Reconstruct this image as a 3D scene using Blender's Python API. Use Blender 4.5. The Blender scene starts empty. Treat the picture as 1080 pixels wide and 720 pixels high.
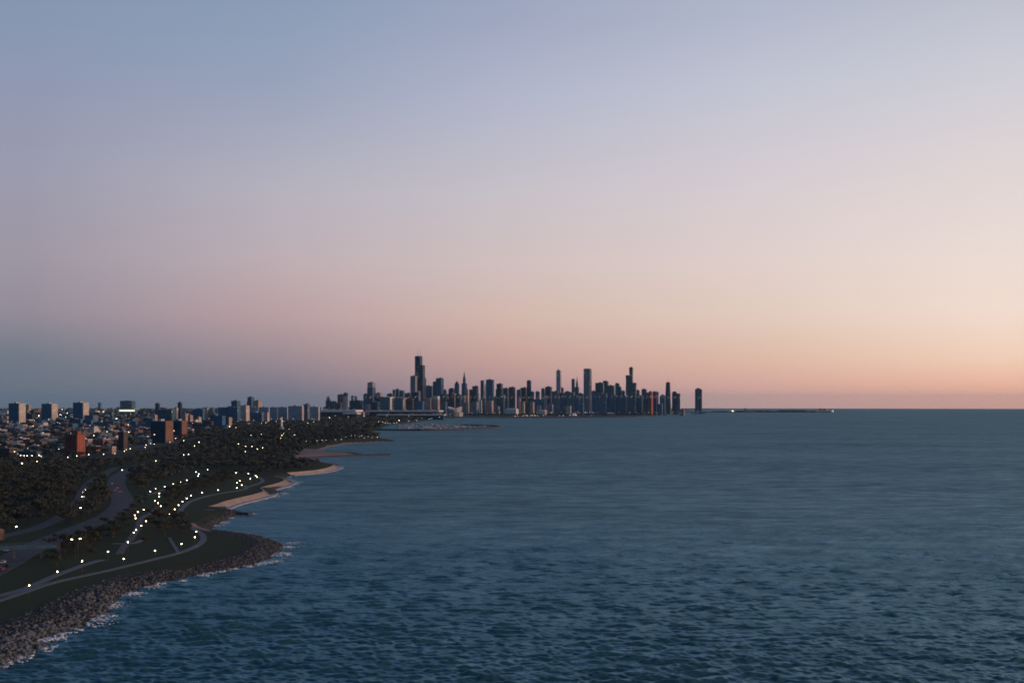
import bpy, bmesh, math, random
import numpy as np
from mathutils import Vector, Matrix
R_ = math.radians
random.seed(7); rng = np.random.default_rng(7)
scene = bpy.context.scene
COL = scene.collection

# ------------------------------------------------------------------ geography
# camera 80 m above a lake on a round earth; x = right, y = ahead (roughly north-north-west), z = up
CAM_H, FPX, RE = 80.0, 1150.0, 7.4e6      # RE: earth radius with ordinary refraction
HV = 425.05                               # row of the true horizontal in a 1080 x 720 frame
LAND = 3.0
GRID = R_(-20)                            # the street grid is turned 20 degrees
def drop(x, y): return -(x*x + y*y)/(2*RE)
def G(u, v, z=LAND):
    """ground point (height z above the lake) seen at u, v of a 1080 x 720 frame"""
    t = (u-540)/FPX; A = (v-HV)/FPX; k = (1+t*t)/(2*RE); h = CAM_H-z
    q = max(A*A-4*k*h, 0.0)
    y = (A-math.sqrt(q))/(2*k)
    return Vector((t*y, y, z+drop(t*y, y)))
def GD(u, D, z=LAND):
    x = (u-540)/FPX*D
    return Vector((x, D, z+drop(x, D)))

# ------------------------------------------------------------------ object helpers
def tag(o, label=None, cat=None, group=None, kind=None):
    if label: o['label'] = label
    if cat: o['category'] = cat
    if group: o['group'] = group
    if kind: o['kind'] = kind
    return o
def empty(name, loc, rz=0.0):
    o = bpy.data.objects.new(name, None); COL.objects.link(o)
    o.empty_display_size = 1; o.location = loc; o.rotation_euler = (0, 0, rz)
    return o
def link(name, me, parent=None, loc=(0, 0, 0), rz=0.0):
    o = bpy.data.objects.new(name, me); COL.objects.link(o)
    o.location = loc; o.rotation_euler = (0, 0, rz)
    if parent: o.parent = parent
    return o
def clone(root, loc, rz=0.0, scale=None):
    c = root.copy(); COL.objects.link(c); c.location = loc; c.rotation_euler = (0, 0, rz)
    if scale: c.scale = (scale,)*3 if not hasattr(scale, '__len__') else scale
    for ch in root.children:
        d = ch.copy(); COL.objects.link(d); d.parent = c
        for g in ch.children:
            e = g.copy(); COL.objects.link(e); e.parent = d
    return c

class MB:
    """collects solids and links them as one mesh object"""
    def __init__(s): s.v = []; s.f = []; s.m = []
    def add(s, vs, fs, mi=0):
        n = len(s.v); s.v += [tuple(p) for p in vs]
        s.f += [tuple(n+i for i in f) for f in fs]; s.m += [mi]*len(fs); return s
    def box(s, x0, x1, y0, y1, z0, z1, mi=0):
        return s.add([(x0,y0,z0),(x1,y0,z0),(x1,y1,z0),(x0,y1,z0),(x0,y0,z1),(x1,y0,z1),(x1,y1,z1),(x0,y1,z1)],
            [(0,3,2,1),(4,5,6,7),(0,1,5,4),(1,2,6,5),(2,3,7,6),(3,0,4,7)], mi)
    def prism(s, pts, z0, z1, top=None, mi=0):
        """extruded outline; top = optional other outline for the upper end"""
        n = len(pts); t = top or pts
        vs = [(p[0], p[1], z0) for p in pts]+[(p[0], p[1], z1) for p in t]
        fs = [tuple(range(n))[::-1], tuple(range(n, 2*n))]+[(i, (i+1)%n, n+(i+1)%n, n+i) for i in range(n)]
        return s.add(vs, fs, mi)
    def cyl(s, x, y, z0, z1, r0, r1=None, n=8, mi=0):
        r1 = r0 if r1 is None else r1
        c = [(math.cos(2*math.pi*i/n), math.sin(2*math.pi*i/n)) for i in range(n)]
        return s.prism([(x+r0*a, y+r0*b) for a, b in c], z0, z1, [(x+r1*a, y+r1*b) for a, b in c], mi)
    def ball(s, x, y, z, r, sz=1.0, n=8, m=5, mi=0):
        vs = [(x, y, z-r*sz)]; 
        for j in range(1, m):
            a = -math.pi/2+math.pi*j/m
            vs += [(x+r*math.cos(a)*math.cos(2*math.pi*i/n), y+r*math.cos(a)*math.sin(2*math.pi*i/n), z+r*sz*math.sin(a)) for i in range(n)]
        vs.append((x, y, z+r*sz)); fs = [(0, 1+(i+1)%n, 1+i) for i in range(n)]
        for j in range(m-2):
            a = 1+j*n; fs += [(a+i, a+(i+1)%n, a+n+(i+1)%n, a+n+i) for i in range(n)]
        a = 1+(m-2)*n; fs += [(a+i, a+(i+1)%n, len(vs)-1) for i in range(n)]
        return s.add(vs, fs, mi)
    def mesh(s, name, mats):
        me = bpy.data.meshes.new(name); me.from_pydata(s.v, [], s.f)
        for m in (mats if isinstance(mats, (list, tuple)) else [mats]): me.materials.append(m)
        if any(s.m): me.polygons.foreach_set('material_index', s.m)
        me.update(); return me
    def build(s, name, mats, parent=None, loc=(0,0,0), rz=0.0):
        return link(name, s.mesh(name, mats), parent, loc, rz)
def np_mesh(name, V, F, mats, smooth=False, mi=None):
    """V (n,3), F (m,k) arrays -> mesh"""
    me = bpy.data.meshes.new(name); k = F.shape[1]
    me.vertices.add(len(V)); me.vertices.foreach_set('co', np.ascontiguousarray(V, dtype=np.float32).ravel())
    me.loops.add(F.size); me.loops.foreach_set('vertex_index', np.ascontiguousarray(F, dtype=np.int32).ravel())
    me.polygons.add(len(F)); me.polygons.foreach_set('loop_start', np.arange(0, F.size, k, dtype=np.int32))
    me.polygons.foreach_set('loop_total', np.full(len(F), k, dtype=np.int32))
    for m in (mats if isinstance(mats, (list, tuple)) else [mats]): me.materials.append(m)
    if mi is not None: me.polygons.foreach_set('material_index', np.asarray(mi, dtype=np.int32))
    me.polygons.foreach_set('use_smooth', np.full(len(F), smooth))
    me.update(calc_edges=True); me.validate(); return me

# ------------------------------------------------------------------ materials
def s2l(c):
    return tuple(((x/255)/12.92 if x/255 <= .04045 else ((x/255+.055)/1.055)**2.4) for x in c)
class NT:
    def __init__(s, tree): s.t = tree; s.n = tree.nodes; s.l = tree.links
    def new(s, typ, **kw):
        n = s.n.new(typ)
        for k, v in kw.items(): setattr(n, k, v)
        return n
    def set(s, sock, v):
        if hasattr(v, 'links') or hasattr(v, 'is_linked'): s.l.new(v, sock)
        else: sock.default_value = v
    def math(s, op, a, b=None, c=None, clamp=False):
        n = s.new('ShaderNodeMath', operation=op, use_clamp=clamp)
        for i, x in enumerate((a, b, c)):
            if x is not None: s.set(n.inputs[i], x)
        return n.outputs[0]
    def mix(s, f, a, b):
        n = s.new('ShaderNodeMix', data_type='RGBA'); s.set(n.inputs[0], f)
        for i, x in ((6, a), (7, b)):
            s.set(n.inputs[i], x if not isinstance(x, tuple) else (*x[:3], 1.0))
        return n.outputs[2]
    def noise(s, vec, scale, detail=3.0, rough=.55):
        n = s.new('ShaderNodeTexNoise'); s.l.new(vec, n.inputs['Vector'])
        n.inputs['Scale'].default_value = scale; n.inputs['Detail'].default_value = detail; n.inputs['Roughness'].default_value = rough
        return n.outputs['Fac']
    def ramp(s, fac, stops):
        n = s.new('ShaderNodeValToRGB'); s.l.new(fac, n.inputs[0]); e = n.color_ramp.elements
        while len(e) < len(stops): e.new(.5)
        for el, (p, c) in zip(e, stops): el.position = p; el.color = (*c[:3], 1.0)
        return n.outputs[0]
def mat(name, rough=.8, spec=.3):
    m = bpy.data.materials.new(name); m.use_nodes = True; nt = NT(m.node_tree)
    b = m.node_tree.nodes['Principled BSDF']; b.inputs['Roughness'].default_value = rough
    b.inputs['Specular IOR Level'].default_value = spec
    return m, nt, b
def plain(name, col, rough=.8, var=.35, scale=.3, spec=.3):
    """one colour with weathering of its own"""
    m, nt, b = mat(name, rough, spec)
    tc = nt.new('ShaderNodeTexCoord').outputs['Object']
    f = nt.noise(tc, scale, 4.0)
    lo = tuple(c*(1-var) for c in col); hi = tuple(min(c*(1+var), 1) for c in col)
    nt.l.new(nt.ramp(f, [(.3, lo), (.7, hi)]), b.inputs['Base Color'])
    return m
def glow(name, col, strength, off=.05):
    m, nt, b = mat(name, .4); b.inputs['Base Color'].default_value = (.6, .6, .55, 1)
    b.inputs['Emission Color'].default_value = (*col, 1); b.inputs['Emission Strength'].default_value = strength
    return m
def facade(name, wall, glass=(.03, .04, .055), bw=3.6, fh=3.7, wx=.62, wz=.5, lit=.004, grough=.15, rough=.75, piers=0):
    """walls with rows of windows worked out in the building's own coordinates"""
    m, nt, b = mat(name, rough)
    tc = nt.new('ShaderNodeTexCoord')
    P = nt.new('ShaderNodeSeparateXYZ'); nt.l.new(tc.outputs['Object'], P.inputs[0])
    N = nt.new('ShaderNodeSeparateXYZ'); nt.l.new(tc.outputs['Normal'], N.inputs[0])
    ax = nt.math('GREATER_THAN', nt.math('ABSOLUTE', N.outputs[0]), nt.math('ABSOLUTE', N.outputs[1]))
    u = nt.math('ADD', nt.math('MULTIPLY', P.outputs[1], ax), nt.math('MULTIPLY', P.outputs[0], nt.math('SUBTRACT', 1.0, ax)))
    uu = nt.math('DIVIDE', nt.math('ADD', u, 500.0), bw); vv = nt.math('DIVIDE', P.outputs[2], fh)
    fx = nt.math('FRACT', uu); fz = nt.math('FRACT', vv)
    win = nt.math('MULTIPLY', nt.math('LESS_THAN', fx, wx), nt.math('LESS_THAN', fz, wz))
    win = nt.math('MULTIPLY', win, nt.math('LESS_THAN', nt.math('ABSOLUTE', N.outputs[2]), .5))
    idv = nt.new('ShaderNodeCombineXYZ')
    nt.l.new(nt.math('FLOOR', uu), idv.inputs[0]); nt.l.new(nt.math('FLOOR', vv), idv.inputs[1])
    nt.l.new(nt.math('ADD', nt.math('MULTIPLY', ax, 7.0), nt.math('SIGN', nt.math('ADD', N.outputs[0], N.outputs[1]))), idv.inputs[2])
    wn = nt.new('ShaderNodeTexWhiteNoise', noise_dimensions='3D'); nt.l.new(idv.outputs[0], wn.inputs['Vector'])
    dirt = nt.noise(tc.outputs['Object'], .05, 4.0)
    wc = nt.ramp(dirt, [(.3, tuple(c*.75 for c in wall)), (.7, tuple(min(1, c*1.15) for c in wall))])
    gl = nt.mix(wn.outputs['Value'], tuple(c*.6 for c in glass), tuple(c*1.6 for c in glass))
    nt.l.new(nt.mix(win, wc, gl), b.inputs['Base Color'])
    nt.l.new(nt.math('ADD', nt.math('MULTIPLY', win, grough-rough), rough), b.inputs['Roughness'])
    if lit > 0:
        on = nt.math('MULTIPLY', win, nt.math('GREATER_THAN', wn.outputs['Value'], 1-lit))
        b.inputs['Emission Color'].default_value = (1, .72, .42, 1)
        nt.l.new(nt.math('MULTIPLY', on, 1.6), b.inputs['Emission Strength'])
    return m
M = {}
F = lambda k, *a, **kw: M.__setitem__(k, facade(k, *a, **kw))
F('black',   (.018,.048,.080), (.013,.040,.075), wx=.7, wz=.62)
F('slate',   (.045,.122,.205), (.024,.078,.135), wx=.6)
F('blue',    (.06,.10,.14), (.04,.075,.11), wx=.85, wz=.8, grough=.2, rough=.4)
F('teal',    (.05,.11,.14), (.035,.08,.10), wx=.8, wz=.7, grough=.2)
F('bluegrey',(.10,.16,.21), (.04,.065,.09))
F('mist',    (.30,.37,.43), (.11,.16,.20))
F('grey',    (.24,.25,.26), (.05,.06,.07))
F('silver',  (.36,.38,.41), (.12,.14,.17), wx=.8, wz=.6, grough=.25, rough=.4)
F('granite', (.22,.25,.29), (.06,.07,.08), wx=.45, wz=.9)
F('pale',    (.50,.46,.41), (.06,.065,.07), wx=.5, wz=.42)
F('tan',     (.42,.34,.27), (.05,.05,.055), wx=.5, wz=.42)
F('pink',    (.42,.30,.26), (.06,.055,.06), wx=.5, wz=.42)
F('white',   (.66,.64,.60), (.08,.09,.10), wx=.5, wz=.42)
F('brown',   (.20,.11,.075), (.04,.04,.045), wx=.5)
F('umber',   (.075,.062,.06), (.03,.03,.035), wx=.5)
F('brick',   (.28,.085,.055), (.05,.04,.045), bw=4.2, fh=3.0, wx=.42, wz=.48, lit=.0)
F('redglass',(.34,.10,.075), (.14,.045,.04), wx=.8, wz=.7, grough=.3)
M['roof'] = plain('roof_felt', (.11,.11,.115)); M['roofpale'] = plain('pale_roof', (.55,.55,.54), var=.15)
M['steel'] = plain('painted_steel', (.22,.23,.25), .5); M['darksteel'] = plain('dark_steel', (.06,.065,.07), .5)
M['whitesteel'] = plain('white_steel', (.7,.7,.68), .5, .1)
M['concrete'] = plain('concrete', (.36,.36,.36), .9, .25, .15)
M['glassdark'] = plain('dark_glass', (.02,.025,.03), .12, .1)
M['lit'] = glow('lit_lamp', (1, .82, .48), 20.0)
M['litdim'] = glow('dim_far_lamp', (1, .9, .75), 5.0); M['litwarmdim'] = glow('dim_far_warm_lamp', (1, .62, .32), 4.0)
M['boat'] = plain('boat_paint', (.42,.43,.44), .6, .3, .5)
M['litwarm'] = glow('lit_warm_lamp', (1, .62, .30), 14.0)
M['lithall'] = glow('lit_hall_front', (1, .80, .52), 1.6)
M['headlight'] = glow('headlight_glass', (1, .72, .48), 40.0)
M['taillight'] = glow('taillight_glass', (1, .25, .18), .8)
# ------------------------------------------------------------------ camera, sky, sun
cam = bpy.data.cameras.new('camera'); camo = link('camera', cam, None, (0, 0, CAM_H)); scene.camera = camo
camo.rotation_euler = (R_(90), 0, 0)
cam.sensor_fit = 'HORIZONTAL'; cam.sensor_width = 36; cam.lens = FPX/1080*36; cam.shift_y = (HV-360)/1080
cam.clip_start = 1.0; cam.clip_end = 300000
SUN_AZ, SUN_EL = 97.0, 4.0      # degrees clockwise from the view axis; just up, over the lake
world = bpy.data.worlds.new('World'); scene.world = world; world.use_nodes = True
wt = NT(world.node_tree); wt.n.clear()
g = wt.new('ShaderNodeTexCoord').outputs['Generated']
S = wt.new('ShaderNodeSeparateXYZ'); wt.l.new(g, S.inputs[0])
hx = wt.math('SQRT', wt.math('ADD', wt.math('MULTIPLY', S.outputs[0], S.outputs[0]), wt.math('MULTIPLY', S.outputs[1], S.outputs[1])))
tan = wt.math('DIVIDE', S.outputs[2], wt.math('MAXIMUM', hx, .02))
ele = wt.math('ADD', wt.math('MULTIPLY', tan, .9), .01, clamp=True)       # ramp position from the tangent of the elevation
az = wt.math('MULTIPLY', wt.math('ARCTAN2', S.outputs[0], S.outputs[1]), 180/math.pi)
def skyramp(stops, zen):
    p = [(max(0.0, (HV-v)/FPX*.9+.01), s2l(c)) for v, c in stops]+[(.55, s2l(zen[0])), (1.0, s2l(zen[1]))]
    return wt.ramp(ele, p)
SKY = {      # seen colours of the dusk sky: rows of the frame up one azimuth, then 31 degrees up and the zenith
 -24: ([(428,(96,106,120)),(410,(106,115,129)),(380,(113,120,134)),(335,(148,140,153)),(280,(158,150,164)),(205,(155,154,173)),(100,(141,151,178)),(25,(131,149,175))], ((88,120,160),(38,70,118))),
 -11.8: ([(428,(114,114,128)),(410,(129,122,135)),(380,(157,139,147)),(335,(187,159,162)),(280,(191,174,179)),(205,(182,178,190)),(100,(153,163,187)),(25,(141,157,183))], ((90,122,162),(38,70,118))),
 0: ([(428,(172,143,149)),(410,(186,149,149)),(380,(203,162,154)),(335,(213,184,173)),(280,(210,192,190)),(205,(200,193,200)),(100,(178,182,203)),(25,(161,168,193))], ((122,146,180),(39,72,120))),
 12.7: ([(428,(216,169,156)),(410,(226,174,159)),(380,(227,188,168)),(335,(228,204,190)),(280,(226,208,203)),(205,(216,205,210)),(100,(195,197,211)),(25,(178,184,203))], ((146,162,190),(42,75,121))),
 24: ([(428,(243,174,151)),(410,(252,188,158)),(380,(248,212,188)),(335,(245,222,209)),(280,(236,221,213)),(205,(226,214,213)),(100,(204,204,214)),(25,(188,191,204))], ((158,171,194),(45,78,122))),
}
ramps = {a: skyramp(*s) for a, s in SKY.items()}
sunny = skyramp([(430,(255,176,120)),(390,(255,205,150)),(320,(255,228,190)),(200,(240,226,214)),(0,(205,208,215))], ((165,176,196),(48,80,124)))
shade = skyramp([(430,(66,88,110)),(380,(84,104,128)),(300,(112,122,148)),(200,(110,130,160)),(0,(84,114,152))], ((70,102,146),(36,66,114)))
def seg(a0, a1): 
    n = wt.new('ShaderNodeMapRange', interpolation_type='SMOOTHSTEP' if abs(a1-a0) > 40 else 'LINEAR'); wt.l.new(az, n.inputs[0])
    n.inputs[1].default_value = a0; n.inputs[2].default_value = a1; return n.outputs[0]
c = wt.mix(seg(-85, -24), shade, ramps[-24])
for a0, a1, nx in ((-24,-11.8,ramps[-11.8]), (-11.8,0,ramps[0]), (0,12.7,ramps[12.7]), (12.7,24,ramps[24]), (24,90,sunny), (100,175,shade)):
    c = wt.mix(seg(a0, a1), c, nx)
bg = wt.new('ShaderNodeBackground'); wt.l.new(c, bg.inputs[0]); bg.inputs[1].default_value = 1.0
nish = wt.new('ShaderNodeTexSky', sky_type='NISHITA', sun_disc=False, sun_elevation=R_(SUN_EL), sun_rotation=R_(SUN_AZ))
bg2 = wt.new('ShaderNodeBackground'); wt.l.new(nish.outputs[0], bg2.inputs[0]); bg2.inputs[1].default_value = .004
ad = wt.new('ShaderNodeAddShader'); wt.l.new(bg.outputs[0], ad.inputs[0]); wt.l.new(bg2.outputs[0], ad.inputs[1])
wo = wt.new('ShaderNodeOutputWorld'); wt.l.new(ad.outputs[0], wo.inputs[0])
sun = bpy.data.lights.new('sun', 'SUN'); sun.energy = 2.5; sun.color = (1, .57, .39); sun.angle = R_(6)
d = Vector((math.sin(R_(SUN_AZ))*math.cos(R_(SUN_EL)), math.cos(R_(SUN_AZ))*math.cos(R_(SUN_EL)), math.sin(R_(SUN_EL))))
so = link('sun', sun); so.rotation_euler = d.to_track_quat('Z', 'Y').to_euler(); so.location = (0, 0, 900)
scene.view_settings.view_transform = 'Standard'; scene.view_settings.look = 'None'
scene.view_settings.exposure = 0; scene.view_settings.gamma = 1; scene.view_settings.use_curve_mapping = False

# ------------------------------------------------------------------ shoreline
coast_px = [(-60,738),(-30,716),(0,703),(10,699),(22,694),(34,689),(46,682),(38,677),(46,673),(62,668),(75,664),(88,660),(96,653),(108,649),(116,640),
 (120,634),(128,628),(134,625),(150,620),(165,616),(180,612),(198,609),(215,605),(235,602),(255,598),(268,595),(280,591),(288,586),(296,579),
 (299,575),(291,571),(280,567),(262,564),(245,562),(232,560),(221,558),(226,555),(232,552),(240,547),(252,543),(262,541.5),(252,539),(241,537),
 (244,533),(250,530.5),(262,528),(280,524),(293,521),(297,519),(292,516.5),(300,513.5),(311,509),(306,506),(302,504),(305,501.5),(311,500),
 (330,498.5),(345,496.5),(358,492.5),(357,489.8),(350,489.6),(345,488),(334,486.6),(322,484),(320,482.4),(345,480.8),(384,479.4),(384,478.8),(350,476.5),(337,474.6),
 (345,471.5),(360,469),(385,467),(405,466),(418,464.7),(413,463.6),(402,462),(399,459.5),(402,456.5),(392,455),(400,453),(404,450.5),(414,447.5),(430,446.2),(455,442.8),
 (468,441.2),(490,440.6),(540,440.7),(600,440.5),(650,440),(668,439.4),(690,438.5),(702,437.9),(702,436.8),(690,436),(712,435.2),(740,434.4)]
coast = [G(u, v, 0).to_2d() for u, v in coast_px]
tail = [GD(738, 10900), GD(716, 12000), GD(730, 15000), GD(722, 20000), GD(752, 24000), GD(768, 28500)]
coast += [p.to_2d() for p in tail]
LANDPOLY = np.array([tuple(p) for p in coast]+[(GD(768,28500).x, 60000), (-70000, 60000), (-70000, -200), (-500, -200), (-330, 60)])
def inside(P, poly):
    x, y = P[:, 0], P[:, 1]; r = np.zeros(len(P), bool); j = len(poly)-1
    for i in range(len(poly)):
        xi, yi = poly[i]; xj, yj = poly[j]
        if yi != yj:
            r ^= ((yi > y) != (yj > y)) & (x < (xj-xi)*(y-yi)/(yj-yi)+xi)
        j = i
    return r
def segdist(P, line):
    dm = np.full(len(P), 1e12)
    for a, b in zip(line[:-1], line[1:]):
        d = b-a; L = max((d*d).sum(), 1e-9)
        t = np.clip(((P-a)@d)/L, 0, 1)
        q = P-a-t[:, None]*d; dm = np.minimum(dm, (q*q).sum(1))
    return np.sqrt(dm)
CL = np.array([tuple(p) for p in coast])
def sd(P):                      # distance from the shore, positive on land
    P = np.asarray(P, float).reshape(-1, 2)
    return np.where(inside(P, LANDPOLY), 1, -1)*segdist(P, CL)
def wpoly(px, z=LAND): return np.array([tuple(G(u, v, z).to_2d()) for u, v in px])

# ------------------------------------------------------------------ ground sheet
ROCK = wpoly([(-80,690),(0,658),(18,650),(45,638),(75,624),(98,615),(125,606),(150,602),(185,600),(215,594),(235,589),(250,580),(262,574),(252,566),(235,563),(215,561),
   (222,556),(224,552),(214,549),(232,543),(238,536),(262,538),(320,560),(330,585),(200,640),(100,700),(-80,760)])
SAND = wpoly([(308,475),(313,472),(335,473.5),(345,475.6),(370,477.5),(388,479),(345,481),(322,482.5),(312,481)])
SAND2 = wpoly([(334,473),(345,469),(362,466.4),(395,464.7),(420,463.6),(420,466),(395,467.5),(362,470),(345,472.6)])
SAND3 = wpoly([(198,551),(206,551.5),(216,556),(224,558.6),(221,560.5),(212,558.5),(204,555)])
URBAN = wpoly([(-700,489),(60,488),(110,482),(150,474),(190,466),(230,458),(262,450),(300,446),(400,440),(460,441.6),(540,441.2),(690,439),(745,435),(745,433),(-700,433)])
SCRUB = wpoly([(-20,690),(0,672),(28,645),(60,633),(48,636),(20,650),(0,655),(-60,680)])
ts = np.concatenate([np.linspace(-1.7,-.62,28), np.linspace(-.6,-.34,40), np.linspace(-.339,.25,720), np.linspace(.27,.6,12)])
ys = [70.0]
while ys[-1] < 45000: ys.append(ys[-1]*(1.02 if ys[-1] < 260 else 1.0042 if ys[-1] < 1600 else 1.007 if ys[-1] < 3000 else 1.012 if ys[-1] < 14000 else 1.05))
ys = np.array(ys)
X = ts[None, :]*ys[:, None]; Y = np.repeat(ys[:, None], len(ts), 1)
P = np.stack([X.ravel(), Y.ravel()], 1)
D = sd(P)
wid = np.interp(P[:, 1], [300, 1000, 8000], [14, 12, 60])
h = np.interp(D/wid, [-1.6, -.25, 0, .3, 1.0], [-4.0, -1.2, 0.0, 1.4, 3.0])
isrock = inside(P, ROCK); rk = rng.random(len(P))
h += np.where(isrock & (D > 1), (rk-.5)*.5, 0)
# ground kinds: 0 grass, 1 rock bed, 2 sand, 3 built-up
zone = np.zeros((len(P), 4), np.float32); zone[:, 3] = 1
zone[:, 0] = isrock | ((D < 7) & (P[:, 1] < 2200)); zone[:, 1] = inside(P, SAND) | inside(P, SAND2) | inside(P, SAND3)
zone[:, 2] = inside(P, URBAN)
nI, nJ = len(ys), len(ts)
idx = np.arange(nI*nJ).reshape(nI, nJ)
Fq = np.stack([idx[:-1, :-1], idx[:-1, 1:], idx[1:, 1:], idx[1:, :-1]], -1).reshape(-1, 4)
keep = (D[Fq] > -60).any(1)
used = np.unique(Fq[keep]); rem = -np.ones(len(P), int); rem[used] = np.arange(len(used))
V = np.stack([P[:, 0], P[:, 1], h+drop(P[:, 0], P[:, 1])], 1)[used]
gm, nt, b = mat('lakeside_ground', .95, .1)
at = nt.new('ShaderNodeAttribute', attribute_name='zone'); Z = nt.new('ShaderNodeSeparateColor'); nt.l.new(at.outputs['Color'], Z.inputs[0])
tc = nt.new('ShaderNodeTexCoord').outputs['Object']
n1 = nt.noise(tc, .018, 6, .68); n2 = nt.noise(tc, .6, 3); n3 = nt.noise(tc, .006, 4)
wig = nt.math('MULTIPLY', nt.math('SUBTRACT', nt.noise(tc, .12, 3), .5), .9)
def zsel(o): 
    n = nt.new('ShaderNodeMapRange'); nt.l.new(nt.math('ADD', o, wig), n.inputs[0]); n.inputs[1].default_value = .35; n.inputs[2].default_value = .65; return n.outputs[0]
grass = nt.mix(n1, (.026,.040,.017), (.058,.062,.032)); grass = nt.mix(nt.math('MULTIPLY', n2, .5), grass, (.030,.034,.014))
rock = nt.mix(n2, (.026,.025,.024), (.085,.078,.074)); sand = nt.mix(n1, (.24,.165,.135), (.32,.225,.185)); urb = nt.mix(n3, (.035,.036,.034), (.085,.082,.08))
col = nt.mix(zsel(Z.outputs[2]), grass, urb); col = nt.mix(zsel(Z.outputs[0]), col, rock); col = nt.mix(zsel(Z.outputs[1]), col, sand)
nt.l.new(col, b.inputs['Base Color'])
gme = np_mesh('ground', V, rem[Fq[keep]], gm, True)
ca = gme.color_attributes.new('zone', 'FLOAT_COLOR', 'POINT'); ca.data.foreach_set('color', zone[used].ravel())
tag(link('ground', gme), kind='structure')

# ------------------------------------------------------------------ lake
wm, nt, b = mat('lake_water', .46, .36)
b.inputs['IOR'].default_value = 1.333; b.inputs['Specular Tint'].default_value = (.62, .93, 1.0, 1)
tcw = nt.new('ShaderNodeTexCoord').outputs['Object']
mp = nt.new('ShaderNodeMapping'); nt.l.new(tcw, mp.inputs[0]); mp.inputs['Rotation'].default_value = (0, 0, R_(12)); mp.inputs['Scale'].default_value = (.55, 1.0, 1.0)
patch = nt.noise(tcw, .004, 4); 
body = nt.mix(patch, (.022,.080,.088), (.028,.096,.102))
w1 = nt.noise(mp.outputs[0], .42, 3, .6); w2 = nt.noise(mp.outputs[0], .11, 3, .55)
gust = nt.new('ShaderNodeMapRange'); nt.l.new(nt.noise(tcw, .0065, 3), gust.inputs[0]); gust.inputs[1].default_value = .3; gust.inputs[2].default_value = .7; gust.inputs[3].default_value = .55; gust.inputs[4].default_value = 1.25
bp = nt.new('ShaderNodeBump'); nt.l.new(nt.math('ADD', nt.math('MULTIPLY', w1, .9), nt.math('ADD', nt.math('MULTIPLY', w2, 1.6), nt.math('MULTIPLY', nt.noise(mp.outputs[0], .035, 2), 3.5))), bp.inputs['Height'])
nt.l.new(nt.math('MULTIPLY', gust.outputs[0], .62), bp.inputs['Strength']); bp.inputs['Distance'].default_value = 1.0
nt.l.new(bp.outputs[0], b.inputs['Normal'])
mp2 = nt.new('ShaderNodeMapping'); nt.l.new(tcw, mp2.inputs[0]); mp2.inputs['Rotation'].default_value = (0, 0, R_(8)); mp2.inputs['Scale'].default_value = (.8, 1.0, 1.0)
rg = nt.new('ShaderNodeMapRange'); nt.l.new(nt.math('ADD', nt.math('MULTIPLY', nt.noise(mp2.outputs[0], .02, 5, .75), .5), nt.math('MULTIPLY', nt.noise(mp2.outputs[0], .09, 3, .6), .5)), rg.inputs[0])
rg.inputs[1].default_value = .38; rg.inputs[2].default_value = .62; rg.inputs[3].default_value = .30; rg.inputs[4].default_value = .50
# the lake's own teal seen under a sky sheen that grows towards grazing
fr = nt.new('ShaderNodeFresnel'); fr.inputs['IOR'].default_value = 1.333; nt.l.new(bp.outputs[0], fr.inputs['Normal'])
di = nt.new('ShaderNodeBsdfDiffuse'); nt.l.new(body, di.inputs['Color']); nt.l.new(bp.outputs[0], di.inputs['Normal'])
gs = nt.new('ShaderNodeBsdfGlossy'); gs.inputs['Color'].default_value = (.60, .88, .96, 1); nt.l.new(rg.outputs[0], gs.inputs['Roughness']); nt.l.new(bp.outputs[0], gs.inputs['Normal'])
mx = nt.new('ShaderNodeMixShader'); mp3 = nt.new('ShaderNodeMapping'); nt.l.new(tcw, mp3.inputs[0]); mp3.inputs['Rotation'].default_value = (0, 0, R_(10)); mp3.inputs['Scale'].default_value = (.45, 1.0, 1.0)
rip = nt.new('ShaderNodeMapRange'); nt.l.new(nt.math('ADD', nt.math('MULTIPLY', nt.noise(mp3.outputs[0], .05, 5, .8), .75), nt.math('MULTIPLY', nt.noise(mp3.outputs[0], .004, 3, .6), .25)), rip.inputs[0])
rip.inputs[1].default_value = .36; rip.inputs[2].default_value = .64; rip.inputs[3].default_value = .12; rip.inputs[4].default_value = .36      # ruffled and slick patches
nt.l.new(nt.math('MINIMUM', nt.math('MULTIPLY', fr.outputs[0], 1.4), nt.math('MULTIPLY', rip.outputs[0], nt.math('SUBTRACT', 1.62, nt.math('MULTIPLY', nt.math('MINIMUM', nt.math('DIVIDE', fr.outputs[0], .6), 1.0), .92)))), mx.inputs[0]); nt.l.new(di.outputs[0], mx.inputs[1]); nt.l.new(gs.outputs[0], mx.inputs[2])
nt.l.new(mx.outputs[0], wm.node_tree.nodes['Material Output'].inputs['Surface'])
# near part: real waves; far part: the round earth
tw = np.concatenate([np.linspace(-2.2,-.56,24), np.linspace(-.55,.62,1500), np.linspace(.66,2.2,20)])
rows = [60.0]
while rows[-1] < 250: rows.append(rows[-1]*1.05)
while rows[-1] < 2600: rows.append(rows[-1]+max(.36, .5*rows[-1]**2/92000))
while rows[-1] < 60000: rows.append(rows[-1]*1.03)
rows = np.array(rows); gap = np.gradient(rows)
X = tw[None, :]*rows[:, None]; Y = np.repeat(rows[:, None], len(tw), 1)
H = np.zeros_like(X); near = rows < 2700
r2 = np.random.default_rng(3)
for i in range(60):
    lam = 1.5*(9/1.5)**r2.random(); th = R_(-80)+r2.normal(0, R_(20)); ph = r2.random()*6.283
    k = 2*math.pi/lam; amp = .0096*lam
    fade = np.clip((lam/(gap*2.4))-.6, 0, 1)
    H[near] += (amp*np.sin(k*(X[near]*math.cos(th)+Y[near]*math.sin(th))+ph))*fade[near][:, None]
H = H+.35*np.maximum(H, 0)**2
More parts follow.
